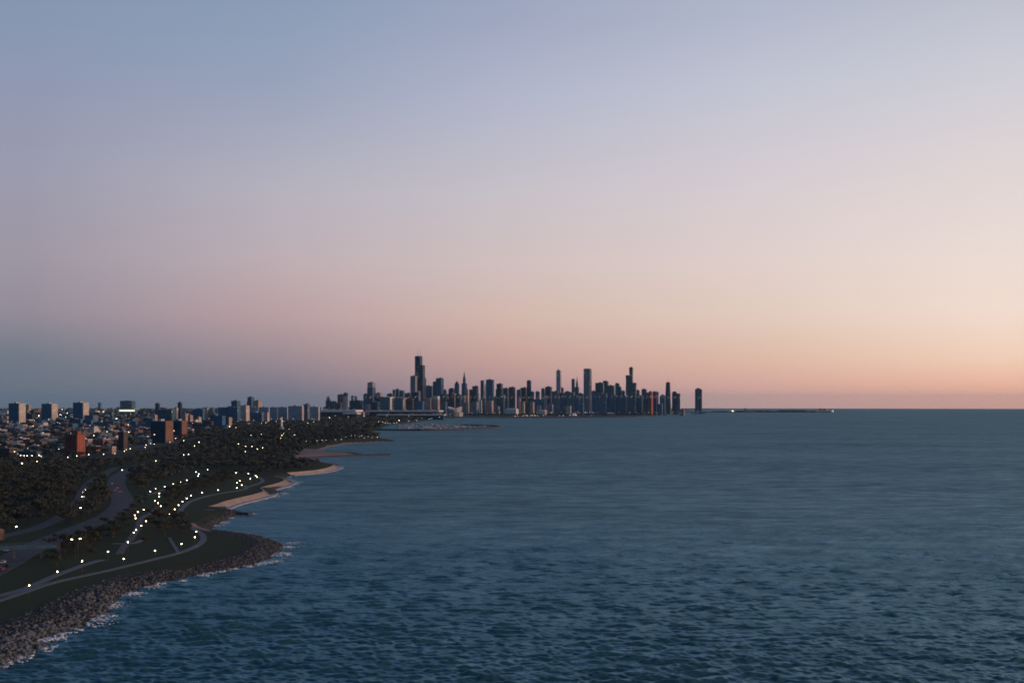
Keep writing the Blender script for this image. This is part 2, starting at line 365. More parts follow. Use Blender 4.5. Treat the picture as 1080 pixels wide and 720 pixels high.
Vw = np.stack([X.ravel(), Y.ravel(), (H+drop(X, Y)).ravel()], 1)
idx = np.arange(X.size).reshape(X.shape)
Fw = np.stack([idx[:-1, :-1], idx[:-1, 1:], idx[1:, 1:], idx[1:, :-1]], -1).reshape(-1, 4)
deep = sd(Vw[::1, :2]) > 90 if False else None
tag(link('lake_water', np_mesh('lake_water', Vw, Fw, wm, True)), kind='structure')
del H, X, Y, Vw, Fw

# ------------------------------------------------------------------ paths and roads: slabs that stand proud of the grass
def densify(pts, step):
    out = [pts[0]]
    for a, b in zip(pts[:-1], pts[1:]):
        n = max(1, int((b-a).length/step))
        out += [a.lerp(b, i/n) for i in range(1, n+1)]
    return out
def smooth2(pts, n=2):
    for _ in range(n):
        q = [pts[0]]
        for a, b in zip(pts[:-1], pts[1:]): q += [a*.75+b*.25, a*.25+b*.75]
        pts = q+[pts[-1]]
    return pts
def line_w(px, z=LAND): return smooth2([G(u, v, z).to_2d() for u, v in px])
def normals2(pts):
    N = []
    for i in range(len(pts)):
        t = (pts[min(i+1, len(pts)-1)]-pts[max(i-1, 0)]).normalized(); N.append(Vector((-t.y, t.x)))
    return N
def sweep(pts, prof, step=25, closed=True):
    """profile (offset, height) pushed along a ground line"""
    pts = densify(pts, step); N = normals2(pts); n = len(prof); vs = []; fs = []
    for p, q in zip(pts, N):
        for o, z in prof:
            c = p+q*o; vs.append((c.x, c.y, z+drop(c.x, c.y)))
    for i in range(len(pts)-1):
        for j in range(n if closed else n-1):
            a = i*n+j; b_ = i*n+(j+1) % n; fs.append((a, b_, b_+n, a+n))
    if closed: fs += [tuple(range(n))[::-1], tuple(range((len(pts)-1)*n, len(pts)*n))]
    return vs, fs
def slab(name, px, w, m, top=LAND+.12, kind='structure', taper=None, pts=None):
    pts = pts or line_w(px)
    vs, fs = sweep(pts, [(w/2, LAND-.6), (-w/2, LAND-.6), (-w/2, top), (w/2, top)])
    o = MB().add(vs, fs).build(name, m); tag(o, kind=kind); KEEPOUT.append((np.array([tuple(p) for p in pts]), w/2)); return o, pts
KEEPOUT = []
M['path'] = plain('pale_path_paving', (.115,.125,.13), .85, .15, .2)
M['asphalt'] = plain('road_asphalt', (.058,.056,.060), .85, .25, .08)
M['asphaltlight'] = plain('worn_asphalt', (.085,.083,.084), .85, .25, .08)
M['paint'] = plain('road_paint', (.20,.20,.19), .7, .15)
slab('lakeshore_path', [(-30,641),(0,633),(30,622.5),(55,614),(90,606.5),(120,600),(160,590),(189,583),(205,577),(215,570.5),(214,563),(206,558.5),(195,553),(189.5,546),(189,540),(194,533),(201,528),(215,523.5),(235,519.5),(255,516.5),(261,514.5),(258,512)], 3.6, M['path'])
slab('lakeshore_path', [(261,513.5),(270,510.5),(276,508.5),(278,506),(272,503)], 3.4, M['path'])
slab('park_path', [(-30,636),(0,627.5),(28,620.5),(45,612.5),(62,605),(80,598.5),(92,594),(108,590)], 4.2, M['path'], LAND+.09)
slab('park_path', [(178.5,566.5),(182,573),(186,579),(188,582.2)], 1.9, M['path'], LAND+.105)
slab('parking_road', [(126,584),(129,578),(134,572.5),(139,566),(144,559),(147,553),(147.5,548),(151,544.5),(158,541.5),(166,535)], 3.8, M['asphaltlight'], LAND+.11)
slab('park_path', [(119,573),(133,573.3),(143,572.5),(150,569),(152,567.3)], 3.0, M['path'], LAND+.095)
slab('park_path', [(157,521.5),(165,519),(175,515),(190,511),(203,507.5),(209,503.5)], 3.2, M['path'], LAND+.085)
slab('park_path', [(216,537.6),(226,537.4)], 4.0, M['path'], LAND+.085)
slab('drive_carriageway', [(122,492.5),(110,500),(97,507),(91,513),(87,521),(82,530),(70,541),(52,552),(25,561),(-20,569)], 9.5, M['asphalt'], LAND+.1)
_, LSD = slab('drive_carriageway', [(272,463.5),(240,470),(215,473.8),(196,478),(178,482.5),(160,487.5),(140,494),(128,499.5),(122,506),(123,514),(128,522),(130,530),(124,538),(112,546),(92,553.5),(70,562.5),(48,571),(25,582),(5,594),(-30,612)], 16.5, M['asphalt'], LAND+.1)
slab('city_street', [(140,462),(185,467),(215,467.2),(252,468.3),(275,467)], 12, M['asphaltlight'], LAND+.08)
slab('city_street', [(110,478),(135,473),(160,468.5),(185,466.8)], 10, M['asphaltlight'], LAND+.07)
slab('city_street', [(262,467.5),(270,465.5),(278,463.5)], 14, M['asphaltlight'], LAND+.09)
for off in (-2.8, 2.8):        # lane lines on the near carriageway
    pts = [p+n*off for p, n in zip(LSD, normals2(LSD))]
    pts = densify(pts, 4); mb = MB()
    for i in range(0, len(pts)-1, 3 if off else 1):
        if pts[i].y > 1500: continue
        vs, fs = sweep(pts[i:i+2], [(.1, LAND+.104), (-.1, LAND+.104)], 50, False); mb.add(vs, fs)
    if mb.f: tag(mb.build('lane_marking', M['paint']), kind='structure')

# ------------------------------------------------------------------ stepped limestone revetments
M['limestone'] = plain('tan_limestone', (.31,.25,.21), .9, .22, .12); M['promenade'] = plain('grey_promenade', (.33,.345,.37), .85, .15, .1)
def revet(name, px, w, label, n=5, prom=6.0, z0=.75):
    """px = the seaward edge of the steps, walked with the lake on the right"""
    pts = line_w(px, 1.5); root = empty(name, (0, 0, 0)); tag(root, label, 'sea wall')
    w = 7.5; prof = [(w, LAND-2), (w, LAND+.25)]
    for i in range(n):
        o = w*(1-(i+1)/n); z = LAND+.25-(LAND+.25-z0)*i/n; zn = LAND+.25-(LAND+.25-z0)*(i+1)/n
        prof += [(o, z), (o, zn)] if i < n-1 else [(o, z), (o, -2)]
    vs, fs = sweep(pts, prof, 20); MB().add(vs, fs).build('stepped_blocks', M['limestone'], root)
    if prom:
        vs, fs = sweep(pts, [(.0, -2), (0, z0), (-prom, z0-.1), (-prom, -2)], 20)
        MB().add(vs, fs).build('promenade', M['promenade'], root)
    KEEPOUT.append((np.array([tuple(p) for p in pts]), w+2))
    return root
revet('stone_revetment', [(229,536.2),(234,535.2),(241,532.4),(250,529.4),(262,526.5),(276,523.4),(285,520.4),(287,518.3),(284,516.9),(283,515.7),(288,514.4),(297,512),(305,509.3),(308,507),(304.5,505.2),(300,504),(297,503.2)], 9, 'long tan stepped stone revetment winding in scallops from the small cove')
revet('stone_revetment', [(307,500),(330,498.2),(345,496.2),(357,492.6),(357,490.6)], 16, 'straight far tan revetment ending in a rounded pale tip at the grassy point')

# ------------------------------------------------------------------ boulders, rubble, surf
def ico(sub):
    bm = bmesh.new(); bmesh.ops.create_icosphere(bm, subdivisions=sub, radius=1)
    v = np.array([tuple(q.co) for q in bm.verts]); f = np.array([[q.index for q in p.verts] for p in bm.faces]); bm.free(); return v, f
def rockmat(n, lo, hi):
    m, nt, b = mat(n, .9, .2); oi = nt.new('ShaderNodeTexCoord').outputs['Object']
    geo = nt.new('ShaderNodeNewGeometry'); f = nt.math('ADD', nt.math('MULTIPLY', geo.outputs['Random Per Island'], .75), nt.math('MULTIPLY', nt.noise(oi, 1.2, 4), .4))
    nt.l.new(nt.ramp(f, [(.15, lo), (.95, hi)]), b.inputs['Base Color']); return m
M['rock'] = rockmat('lakeshore_rock', (.009,.011,.012), (.128,.138,.140))
def boulder_mesh(k):
    v, f = ico(2); r = np.random.default_rng(k)
    for _ in range(7):
        n = r.normal(size=3); n /= np.linalg.norm(n); c = .62+.25*r.random(); dd = v@n
        v = v-np.clip(dd-c, 0, None)[:, None]*n
    v = v*(1+.08*r.normal(size=(len(v), 1)))*np.array([1.0, .7+.3*r.random(), .55+.3*r.random()])
    me = np_mesh('boulder', v, f, M['rock']); return me
def in_poly_pts(poly, n):
    lo, hi = poly.min(0), poly.max(0); out = []
    while len(out) < n:
        q = lo+rng.random((n*3, 2))*(hi-lo); out += list(q[inside(q, poly)])
    return np.array(out[:n])
def ground_z(P_):
    P_ = np.asarray(P_, float).reshape(-1, 2); dd = sd(P_)
    w = np.interp(P_[:, 1], [300, 1000, 8000], [14, 12, 60])
    return np.interp(dd/w, [-1.6, -.25, 0, .3, 1.0], [-4.0, -1.2, 0.0, 1.4, 3.0])+drop(P_[:, 0], P_[:, 1]), dd
cand = in_poly_pts(ROCK, 85000); gz, dd = ground_z(cand)
u_ = 540+FPX*cand[:, 0]/cand[:, 1]
grassy = inside(cand, wpoly([(185,577),(205,563),(245,566),(258,571),(258,577),(246,582),(232,588),(200,596),(150,601)]))
ok = (dd > -2.5) & (u_ > -25) & ~grassy & ((dd < 13) | (rng.random(len(cand)) < np.clip(1.1-dd/np.interp(u_, [60, 130], [26, 9]), .03, 1)))
cand, gz, dd = cand[ok], gz[ok], dd[ok]
size = (.20+.85*rng.random(len(cand))**4.2)*np.where(dd < 10, 1.15, .8)*np.interp(u_[ok], [110, 200], [1, .6])
app = size/cand[:, 1]; order = np.argsort(-app)
bms = [boulder_mesh(i) for i in range(6)]; first = True
for i in order[:280]:
    o = link('boulder', bms[random.randrange(6)], None, (cand[i, 0], cand[i, 1], gz[i]+size[i]*.12), random.random()*6.28)
    o.scale = (size[i],)*3
    tag(o, 'large blocky grey boulder lying in the dark rubble slope at the water edge', 'boulder', 'large boulders of the shore rubble')
v0, f0 = ico(1); rest = order[280:]; Vs = []; Fs = []
for n_, i in enumerate(rest):
    a = rng.random()*6.28; ca_, sa = math.cos(a), math.sin(a)
    v = v0*(1+.22*rng.normal(size=(len(v0), 1)))*np.array([1, .75, .55+.3*rng.random()])*size[i]
    Vs.append(np.stack([v[:, 0]*ca_-v[:, 1]*sa+cand[i, 0], v[:, 0]*sa+v[:, 1]*ca_+cand[i, 1], v[:, 2]+gz[i]+size[i]*.1], 1)); Fs.append(f0+n_*len(v0))
tag(link('rubble', np_mesh('rubble', np.concatenate(Vs), np.concatenate(Fs), M['rock'])), 'grey and rusty rubble covering the shore slope and the rocky point', 'rubble', kind='stuff')
fm, nt, b = mat('surf_foam', .9, .2); b.inputs['Base Color'].default_value = (.62, .67, .70, 1)
foam = [(2,702,10,1.6),(12,697,14,2.2),(20,693.5,12,2),(47,684,10,2),(44,675,14,3),(53,674,14,2.2),(60,673.5,10,1.5),(66,668.5,10,1.8),(80,665,10,1),(98,657.5,14,3),(103,654.5,12,2.6),(110,650,10,2),
 (117,640,10,2),(121,637,10,2),(130,627,16,3.2),(138,626.5,14,2),(145,625.5,8,1.4),(161,619,10,2.2),(170,615.5,8,1.4),(192,612.5,7,1),(214,607,10,1.5),(222,604.5,10,1.4),(233,602.7,8,1.4),(246,600,8,1.2),(262,597.5,8,1.4),
 (276,594.5,12,2.4),(283,593,10,2),(290,592,8,1.8),(293,585.5,14,4),(299,584,10,3),(302,577,10,3),(306,573,8,3),(307,577,6,2),(255,563,10,2),(232,551.2,14,4),(224,554.5,10,3),(240,545.8,10,3),(257,542.4,12,3),(264,542,8,2),
 (250,531.5,12,4),(262,529,14,4),(275,526,14,4),(287,523.5,14,4),(296,520.5,12,4),(300,514,12,4),(309,510.5,12,4),(313,508.5,10,3),(305,503,8,4),(330,499.3,10,3),(348,497.3,10,4),(357,494,10,5)]
Vs = []; Fs = []; n_ = 0
for u, v, cnt, spr in foam:
    pts_w = G(u, v, .1)
    for _ in range(cnt*5):
        px, py = pts_w.x+rng.normal()*spr*1.0, pts_w.y+rng.normal()*spr*1.0
        s = .14+.5*rng.random()**2; a = rng.normal()*.5
        if sd([(px, py)])[0] > 1.0: continue
        vv = v0*np.array([s*1.9, s*.7, .10+.1*rng.random()])
        Vs.append(np.stack([vv[:, 0]*math.cos(a)-vv[:, 1]*math.sin(a)+px, vv[:, 0]*math.sin(a)+vv[:, 1]*math.cos(a)+py, vv[:, 2]+.18+.25*rng.random()+drop(px, py)], 1)); Fs.append(f0+n_*len(v0)); n_ += 1
tag(link('surf_foam', np_mesh('surf_foam', np.concatenate(Vs), np.concatenate(Fs), fm, True)), 'white surf breaking along the rocks', 'surf', kind='stuff')

_o = G(296.9, 452); KEEPOUT.append((np.array([(_o.x*t, _o.y*t) for t in np.linspace(.84, 1.02, 12)]), 14))      # open ground before the memorial
# ------------------------------------------------------------------ trees
def leafmat(n, a, b_):
    m, nt, b = mat(n, .9, .05); geo = nt.new('ShaderNodeNewGeometry'); oi = nt.new('ShaderNodeObjectInfo'); tc = nt.new('ShaderNodeTexCoord').outputs['Object']
    f = nt.math('ADD', nt.math('MULTIPLY', geo.outputs['Random Per Island'], .55), nt.math('MULTIPLY', oi.outputs['Random'], .45))
    nt.l.new(nt.mix(f, a, b_), b.inputs['Base Color']); return m
def woodsmat(n, a, b_, c_):
    m, nt, b = mat(n, .9, .05); geo = nt.new('ShaderNodeNewGeometry'); tc = nt.new('ShaderNodeTexCoord').outputs['Object']
    f = nt.math('ADD', nt.math('MULTIPLY', geo.outputs['Random Per Island'], .35), nt.math('MULTIPLY', nt.noise(tc, .06, 3, .7), .65))
    nt.l.new(nt.ramp(f, [(.25, a), (.5, b_), (.75, c_)]), b.inputs['Base Color']); return m
M['leafdark'] = leafmat('bare_twig_crown', (.048,.058,.054), (.064,.072,.058))
M['leafolive'] = leafmat('olive_spring_crown', (.044,.052,.036), (.070,.070,.046))
M['bark'] = plain('tree_bark', (.06,.05,.042), .95)
M['woods'] = woodsmat('woodland_crowns', (.046,.058,.057), (.058,.070,.063), (.080,.088,.068))
def crown_arr(k, n, s, rad=4.6, hgt=4.2):
    """n leaf clumps, each a small bent quad, thrown through an uneven crown made of lobes"""
    r = np.random.default_rng(k); lob = [(r.normal(0, .42, 2)*rad, hgt*(.9+.55*r.random()), .42+.3*r.random()) for _ in range(7)]
    V = np.zeros((n, 4, 3)); 
    for i in range(n):
        c, z, q = lob[i % 7]; d_ = r.normal(size=3); d_ /= np.linalg.norm(d_); rr = r.random()**.4
        p = np.array([c[0], c[1], z+1.6])+d_*rr*np.array([rad, rad, hgt*.62])*q
        a = r.normal(size=3); a /= np.linalg.norm(a); b_ = np.cross(a, r.normal(size=3)); b_ /= np.linalg.norm(b_); e = s*(.5+.8*r.random())
        V[i] = p+np.array([a*e, b_*e*.8, -a*e, -b_*e*.8])
        V[i, 0, 2] -= .2*e
    return V.reshape(-1, 3), np.arange(n*4).reshape(-1, 4)
def make_tree(k, leaf, label):
    root = empty('tree', (0, 0, 0)); root['category'] = 'tree'
    v, f = crown_arr(k, 340, .56); link('crown', np_mesh('crown', v, f, M[leaf]), root)
    mb = MB(); mb.cyl(0, 0, -.4, 3.4, .26, .18, 6); r = random.Random(k)
    for i in range(6):
        a = i*1.05+r.random(); l = 2.2+r.random()*1.6; e = Vector((math.cos(a)*l, math.sin(a)*l, 5.2+r.random()*2)); s_ = Vector((0, 0, 2.6+.2*i))
        d_ = (e-s_); px = d_.orthogonal().normalized()*.1; py = d_.cross(px).normalized()*.1; q = []
        for t_, w in ((0, 1), (1, .25)):
            c = s_+d_*t_; q += [c+px*w, c+py*w, c-px*w, c-py*w]
        mb.add(q, [(0,1,5,4),(1,2,6,5),(2,3,7,6),(3,0,4,7)])
    mb.build('trunk', M['bark'], root); return root
protos = [make_tree(11, 'leafdark', ''), make_tree(12, 'leafdark', ''), make_tree(13, 'leafolive', ''), make_tree(14, 'leafolive', '')]
ZN = [  # outline in the 1080 frame, spacing, olive share, size, label, group
 ([(-60,487),(60,487.5),(100,488),(118,490),(104,499),(90,506),(84,516),(76,530),(62,541),(48,549),(24,557),(-10,563),(-60,568)], 12, .2, .9, 'dark bare tree in the dense wood left of the drive', 'trees of the wood left of the drive'),
 ([(116,499),(110,502),(96,511),(92,520),(86,532),(76,541),(60,551),(74,557),(96,549),(112,542),(116,536),(112,526),(108,515),(110,507)], 11, .2, .85, 'dark tree on the strip between the two carriageways of the drive', 'trees between the carriageways'),
 ([(136,499),(165,490),(200,482),(245,473),(290,469),(325,474),(310,484),(300,490),(280,495),(262,496),(235,494),(205,496),(180,506),(158,515),(146,523),(142,524),(140,515),(138,505)], 14, .35, .85, 'dark tree in the wood between the drive and the lamp-lit lawn', 'trees between drive and lamp-lit lawn'),
 ([(64,568),(96,556),(124,545),(140,530),(158,523),(150,535),(142,540),(136,551),(130,565),(114,575),(100,578),(80,586),(62,592),(52,592),(50,584),(54,574)], 9, .5, .55, 'small olive tree on the grass between drive and parking road', 'trees between drive and parking road'),
 ([(172,516),(205,508),(240,501),(250,500),(245,508),(228,513),(212,519),(198,524),(186,531),(176,541),(168,538),(175,527)], 9.5, .75, .62, 'small olive tree on the lamp-lit lawn above the curving path', 'small trees of the lamp-lit lawn'),
 ([(30,606),(60,590),(100,578),(125,572),(150,575),(175,572),(150,584),(110,594),(70,602),(30,614)], 20, .6, .6, 'small scattered tree on the open grass above the long lakeside path', 'scattered trees above the lakeside path'),
 ([(155,552),(168,545),(176,547),(186,547),(190,554),(200,558),(206,562),(196,567),(184,565),(170,572),(156,570)], 15, .5, .85, 'lone dark tree on the grass inside the bend of the lakeside path', 'trees inside the path bend'),
 ([(252,503),(262,499),(280,496.5),(300,491),(318,486),(340,489.5),(330,494),(306,496.5),(285,499),(276,502)], 11, .3, .8, 'low dark tree on the grassy point behind the stone steps', 'trees of the grassy point'),
]
ZF = [
 ([(112,488),(165,477),(225,462),(300,469),(325,473),(290,469.5),(245,474),(200,483),(165,491),(136,500),(118,493)], 17, .9),
 # far woods: spacing, size
 ([(225,447),(285,443.5),(330,441.5),(400,439.6),(440,438.6),(462,439),(430,444),(404,447),(396,452),(378,453.5),(392,458),(396,461),(360,465.5),(335,470.5),(325,473),(300,469),(268,463.5),(225,462)], 23, 1.05),
 ([(-150,436),(230,436),(225,447),(225,462),(190,464),(140,471),(110,481),(60,486),(-150,487)], 30, 1.05),
 ([(-150,432.4),(330,432.4),(320,437),(-150,437)], 90, 1.6),
 ([(480,438.2),(548,438.6),(700,437.3),(700,436.6),(545,437.6),(486,437.2)], 40, 1.25),
 ([(702,436),(740,434.8),(738,434.2),(706,434.8)], 60, 1.1),
]
def clear_of(P_):
    ok = sd(P_) > 9
    for ln, w in KEEPOUT:
        lo, hi = ln.min(0)-w-8, ln.max(0)+w+8
        c = np.where(((P_ > lo) & (P_ < hi)).all(1) & ok)[0]
        if len(c): ok[c] &= segdist(P_[c], ln) > w+2.0
    return ok
def scatter(px, sp):
    poly = wpoly(px); lo, hi = poly.min(0), poly.max(0)
    gx = np.arange(lo[0], hi[0], sp); gy = np.arange(lo[1], hi[1], sp)
    A, B = np.meshgrid(gx, gy); q = np.stack([A.ravel(), B.ravel()], 1)+rng.uniform(-.45, .45, (A.size, 2))*sp
    q = q[inside(q, poly)]; return q[clear_of(q)]
allT = []
for zi, (px, sp, ol, sz, lab, grp) in enumerate(ZN):
    for p in scatter(px, sp):
        if zi in (4, 5, 6) and rng.random() < .25: continue
        allT.append((p[0], p[1], sz*(.7+.6*rng.random()), rng.random() < ol, zi))
u_t = [540+FPX*t[0]/t[1] for t in allT]
vis = [i for i, t in enumerate(allT) if -8 < u_t[i] < 1080]
vis.sort(key=lambda i: -(allT[i][2]/allT[i][1])*(2.2 if allT[i][4] in (4, 5, 6) else 1))
pick = set(vis[:285]); groups = {}
for i in sorted(pick):
    x, y, s, ol, zi = allT[i]; z = LAND+drop(x, y)-.1
    t = clone(protos[(2 if ol else 0)+random.randrange(2)], (x, y, z), random.random()*6.28, (s, s, s*random.uniform(.85, 1.15)))
    tag(t, ZN[zi][4], 'tree', ZN[zi][5])
for p in protos:
    for c in list(p.children): bpy.data.objects.remove(c)
    bpy.data.objects.remove(p)
# everything farther: one mass of crowns
Vs = []; Fs = []; n_ = 0
nearc = [crown_arr(20+k, 110, .98)[0] for k in range(5)]; farc = [crown_arr(40+k, 34, 2.1)[0] for k in range(5)]; fff = [crown_arr(60+k, 9, 4.6)[0] for k in range(5)]
def put(x, y, s):
    global n_
    lib = nearc if y < 1700 else farc if y < 3200 else fff
    v = lib[random.randrange(5)]; a = random.random()*6.28; c_, s_ = math.cos(a)*s, math.sin(a)*s
    Vs.append(np.stack([v[:, 0]*c_-v[:, 1]*s_+x, v[:, 0]*s_+v[:, 1]*c_+y, (v[:, 2]-.8)*s+LAND+drop(x, y)], 1)); Fs.append(np.arange(len(v)).reshape(-1, 4)+n_); n_ += len(v)
for i, (x, y, s, ol, zi) in enumerate(allT):
    if i not in pick: put(x, y, s)
for px, sp, sz in ZF:
    for p in scatter(px, sp): put(p[0], p[1], sz*(.7+.6*rng.random()))
tag(link('woods', np_mesh('woods', np.concatenate(Vs), np.concatenate(Fs), M['woods'])), 'dark bare woods stretching from the park back to the city', 'woods', kind='stuff')
print('TREES', len(allT), len(pick), n_//4)

# ------------------------------------------------------------------ lamps
def lamp_proto(name, H, r, headmat, arm):
    root = empty(name, (0, 0, 0))
    mb = MB(); mb.cyl(0, 0, -.3, .7, .16, .12, 8); mb.cyl(0, 0, .7, H-.2, .08, .05, 6)
    if arm:
        mb.cyl(0, 0, H-.2, H+.25, .05, .04, 6); mb.box(0, 1.9, -.05, .05, H+.18, H+.27)
    mb.build('pole', M['darksteel'], root)
    if arm:
        mb = MB(); mb.ball(1.7, 0, H+.05, r, .5); mb.build('lamp_head', M[headmat], root)
    else:
        mb = MB(); mb.ball(0, 0, H+r*.8, r, .9); mb.build('lamp_globe', M[headmat], root)
        mb = MB(); mb.cyl(0, 0, H+r*1.6, H+r*2.0, r*.7, .05, 8); mb.build('lamp_cap', M['darksteel'], root)
    return root
parkP = lamp_proto('park_lamp', 4.6, .28, 'lit', False)
strP = lamp_proto('street_lamp', 10.0, .4, 'lit', True)
bigP = lamp_proto('street_lamp', 11.0, .6, 'lit', True)
warmP = lamp_proto('street_lamp', 9.0, .8, 'litwarm', True)
def dimmed(proto, m):
    q = clone(proto, (0, 0, 0))
    for ch in q.children:
        if ch.name.startswith('lamp_head'): ch.data = ch.data.copy(); ch.data.materials[0] = M[m]
    return q
strDim, bigDim, warmDim = dimmed(strP, 'litdim'), dimmed(bigP, 'litdim'), dimmed(warmP, 'litwarmdim')
def place(proto, pts, h, label, cat, group=None):
    for i, (u, v) in enumerate(pts):
        w = G(u, v, LAND+h); s = max(1.0, w.y/2600)**.6; w = G(u, v, LAND+h*s); z = LAND+drop(w.x, w.y)   # far lamps enlarged with distance, their glare put into the size
        t = clone(proto, (w.x, w.y, z), random.random()*6.28 if proto is not parkP else 0, s)
        tag(t, label, cat, group if len(pts) > 1 else None)
place(parkP, [(158.5,517.8),(164,515),(173.7,512.7),(182.7,510),(190.7,508),(197,506),(204,503.7),(209,501.5),(209.7,499.5),(206.7,497.3)], 5, 'lit park lamp in the upper slanting row along the narrow lawn path', 'lamp', 'lamps along the narrow lawn path')
place(parkP, [(168,519.8),(168,523),(163.5,527.5),(166.7,530),(169.5,533)], 5, 'lit park lamp of the short descending row in the dark lawn middle', 'lamp', 'lamps in the lawn middle')
place(parkP, [(184.3,536.5),(179,541.3),(181,545.5),(188.3,532),(192.5,528.5),(197,525),(201.3,522)], 5, 'lit park lamp in the slanting row just left of the curving lakeside path', 'lamp', 'lamps left of the curving lakeside path')
place(parkP, [(151.5,537),(145.5,539.3),(142.3,542.8),(143,546)], 5, 'lit park lamp at the head of the parking road', 'lamp', 'lamps at the head of the parking road')
place(parkP, [(154,549),(149,553.8),(143.5,558),(141,561),(135,571)], 5, 'lit park lamp beside the pale parking road', 'lamp', 'lamps beside the parking road')
place(parkP, [(213,519)], 5, 'lit park lamp standing alone on the lawn above the far end of the curving path', 'lamp')
place(parkP, [(230,516.3)], 5, 'lit park lamp standing by itself close to the long tan revetment', 'lamp')
place(parkP, [(219,495)], 5, 'lit park lamp alone at the dark wood edge over the lawn', 'lamp')
place(parkP, [(250,508.5),(253,506.5),(255,511),(250,514)], 5, 'lit park lamp in the four-lamp cluster at the end of the lakeside path', 'lamp', 'four-lamp cluster by the path end')
place(parkP, [(264,504.5),(271,502.5),(269.5,501),(262,499),(249,498)], 5, 'lit park lamp among those behind the notch in the stone steps', 'lamp', 'lamps behind the stone step notch')
place(parkP, [(234,496.5)], 5, 'lit park lamp alone at the foot of the dark trees near the cluster', 'lamp')
place(parkP, [(114,581)], 5, 'lit park lamp left of the lower end of the parking road', 'lamp')
place(parkP, [(130.5,588.5)], 5, 'lit park lamp below the lower end of the parking road, above the long path', 'lamp')
place(parkP, [(163.5,580)], 5, 'lit park lamp on the open grass left of the short concrete spur path', 'lamp')
place(parkP, [(191.5,572.8)], 5, 'lit park lamp right of the short concrete spur path, inside the bend', 'lamp')
place(parkP, [(205.5,565.8),(207,560)], 5, 'lit park lamp at the path bend by the small sandy cove', 'lamp', 'pair of lamps by the sandy cove')
place(parkP, [(86.5,591)], 5, 'lit park lamp beside the upper end of the second park path', 'lamp')
place(parkP, [(60.5,602)], 5, 'bright park lamp beside the middle of the second park path', 'lamp')
place(parkP, [(30.8,616.5)], 5, 'bright park lamp just above where the two lakeside paths meet', 'lamp')
place(strP, [(79.5,568.6),(82.5,567.6)], 10, 'bright street lamp of the close pair over the dark trees beside the drive', 'street lamp', 'close pair beside the drive')
place(strP, [(82,535.5)], 10, 'lone white street lamp beside the left carriageway', 'street lamp')
place(strP, [(19.5,554.8)], 10, 'faint street lamp in the dark wood over the blue bridge', 'street lamp')
place(strP, [(130.5,495.5),(163,486),(193,479.5),(198,478.8),(206,470)], 10, 'bright street lamp spaced along the winding far drive', 'street lamp', 'lamps along the far drive')
place(bigP, [(18.5,448.3),(24.3,448.3),(28,448),(35,449)], 11, 'white street lamp in the row at the foot of the first pale tower', 'street lamp', 'lamps at the foot of the first pale tower')
place(bigP, [(41,437.5),(42,438),(40.5,438.6)], 11, 'white lamp of the bright knot between the first and second pale towers', 'street lamp', 'bright knot between pale towers')
place(bigP, [(70,435.2),(71,435.6),(69.7,439.5),(64,437.2),(64,438),(65.5,428.6+3)], 11, 'white lamp in the scatter just right of the middle pale tower', 'street lamp', 'lamps right of the middle pale tower')
place(bigP, [(96,434),(97.5,434.1),(103,434),(104,433.9),(108.5,434),(110,433.9)], 11, 'white floodlight in the short row right of the third pale tower', 'floodlight', 'floodlight row right of the third pale tower')
place(bigP, [(81,447.3),(101,447.5),(111,446.7),(123,441.5),(122.2,441.4),(131,441.5),(134.5,447.8),(135.5,455.5),(154,451.6),(113,455),(100,459)], 11, 'white street lamp among the dark low houses beyond the red brick tower', 'street lamp', 'lamps among the dark low houses')
place(strP, [(23,480),(24.5,480.1),(30,480.5),(35,480.2),(40,480),(41,479.8),(15,476),(40.5,486.5),(23,488),(25,488.6)], 10, 'white street lamp in the cluster on the near city edge by the wood', 'street lamp', 'lamps on the near city edge')
place(strP, [(73,482),(81.5,480.5),(95,479),(110,479),(132.5,475.5),(136,473)], 10, 'small lamp along the street at the foot of the red brick tower', 'street lamp', 'lamps at the foot of the red brick tower')
place(strP, [(153,471.7),(153,469),(185,462),(194,464.5),(163,468),(62,473.5)], 10, 'small lamp on the streets beneath the two brown towers', 'street lamp', 'lamps beneath the brown towers')
place(warmP, [(210,466.2)], 9, 'orange lamp at the end of the pale street strip', 'street lamp')
place(strP, [(265.5,458.5),(276,458),(252.5,468),(259,470.5),(265,470.5),(271,473.5),(276,472),(260,476),(242,450),(249,450.5),(242.5,449.5)], 10, 'white street lamp in the dark trees left of the white obelisk', 'street lamp', 'lamps left of the obelisk')
place(strP, [(310,458.5),(300,457),(304,452.5)], 10, 'lamp in the dark trees right of the white obelisk', 'street lamp', 'lamps right of the obelisk')
place(warmP, [(295,462),(296.5,459)], 9, 'orange lamp below the white obelisk', 'street lamp', 'orange lamps below the obelisk')
place(bigP, [(235,436.8),(233,437),(237,436.6),(226,438.5),(225,438)], 11, 'white floodlight over the dark slab left of the grey towers', 'floodlight', 'floodlights over the dark slab')
place(bigP, [(348,440.4)], 11, 'lone bright lamp under the pale convention hall roof', 'street lamp')
place(strDim, [(323,465),(335,464.5),(339,464),(345,464),(353,463.5),(359,463),(371,459),(375,459),(378,460.5),(381,459.5),(383.5,461.5),(393,461.5),(398,461),(389,460),(399,460.6),(366,461)], 10, 'white lamp lining the spit behind the narrow far beach', 'street lamp', 'lamps on the spit behind the far beach')
place(bigDim, [(399,444.5),(404,445),(407,445.8),(409,446),(411,446.3),(415,446.2),(418,445.6),(431,444),(438.5,443.2),(384,438.6),(453,441.6),(455,441),(464,439.6)], 11, 'white lamp on the shore road behind the harbour', 'street lamp', 'lamps behind the harbour')
place(bigP, [(421,443.4),(421.3,442.8)], 11, 'brightest white lamp on the shore road behind the harbour', 'street lamp', 'brightest lamps behind the harbour')
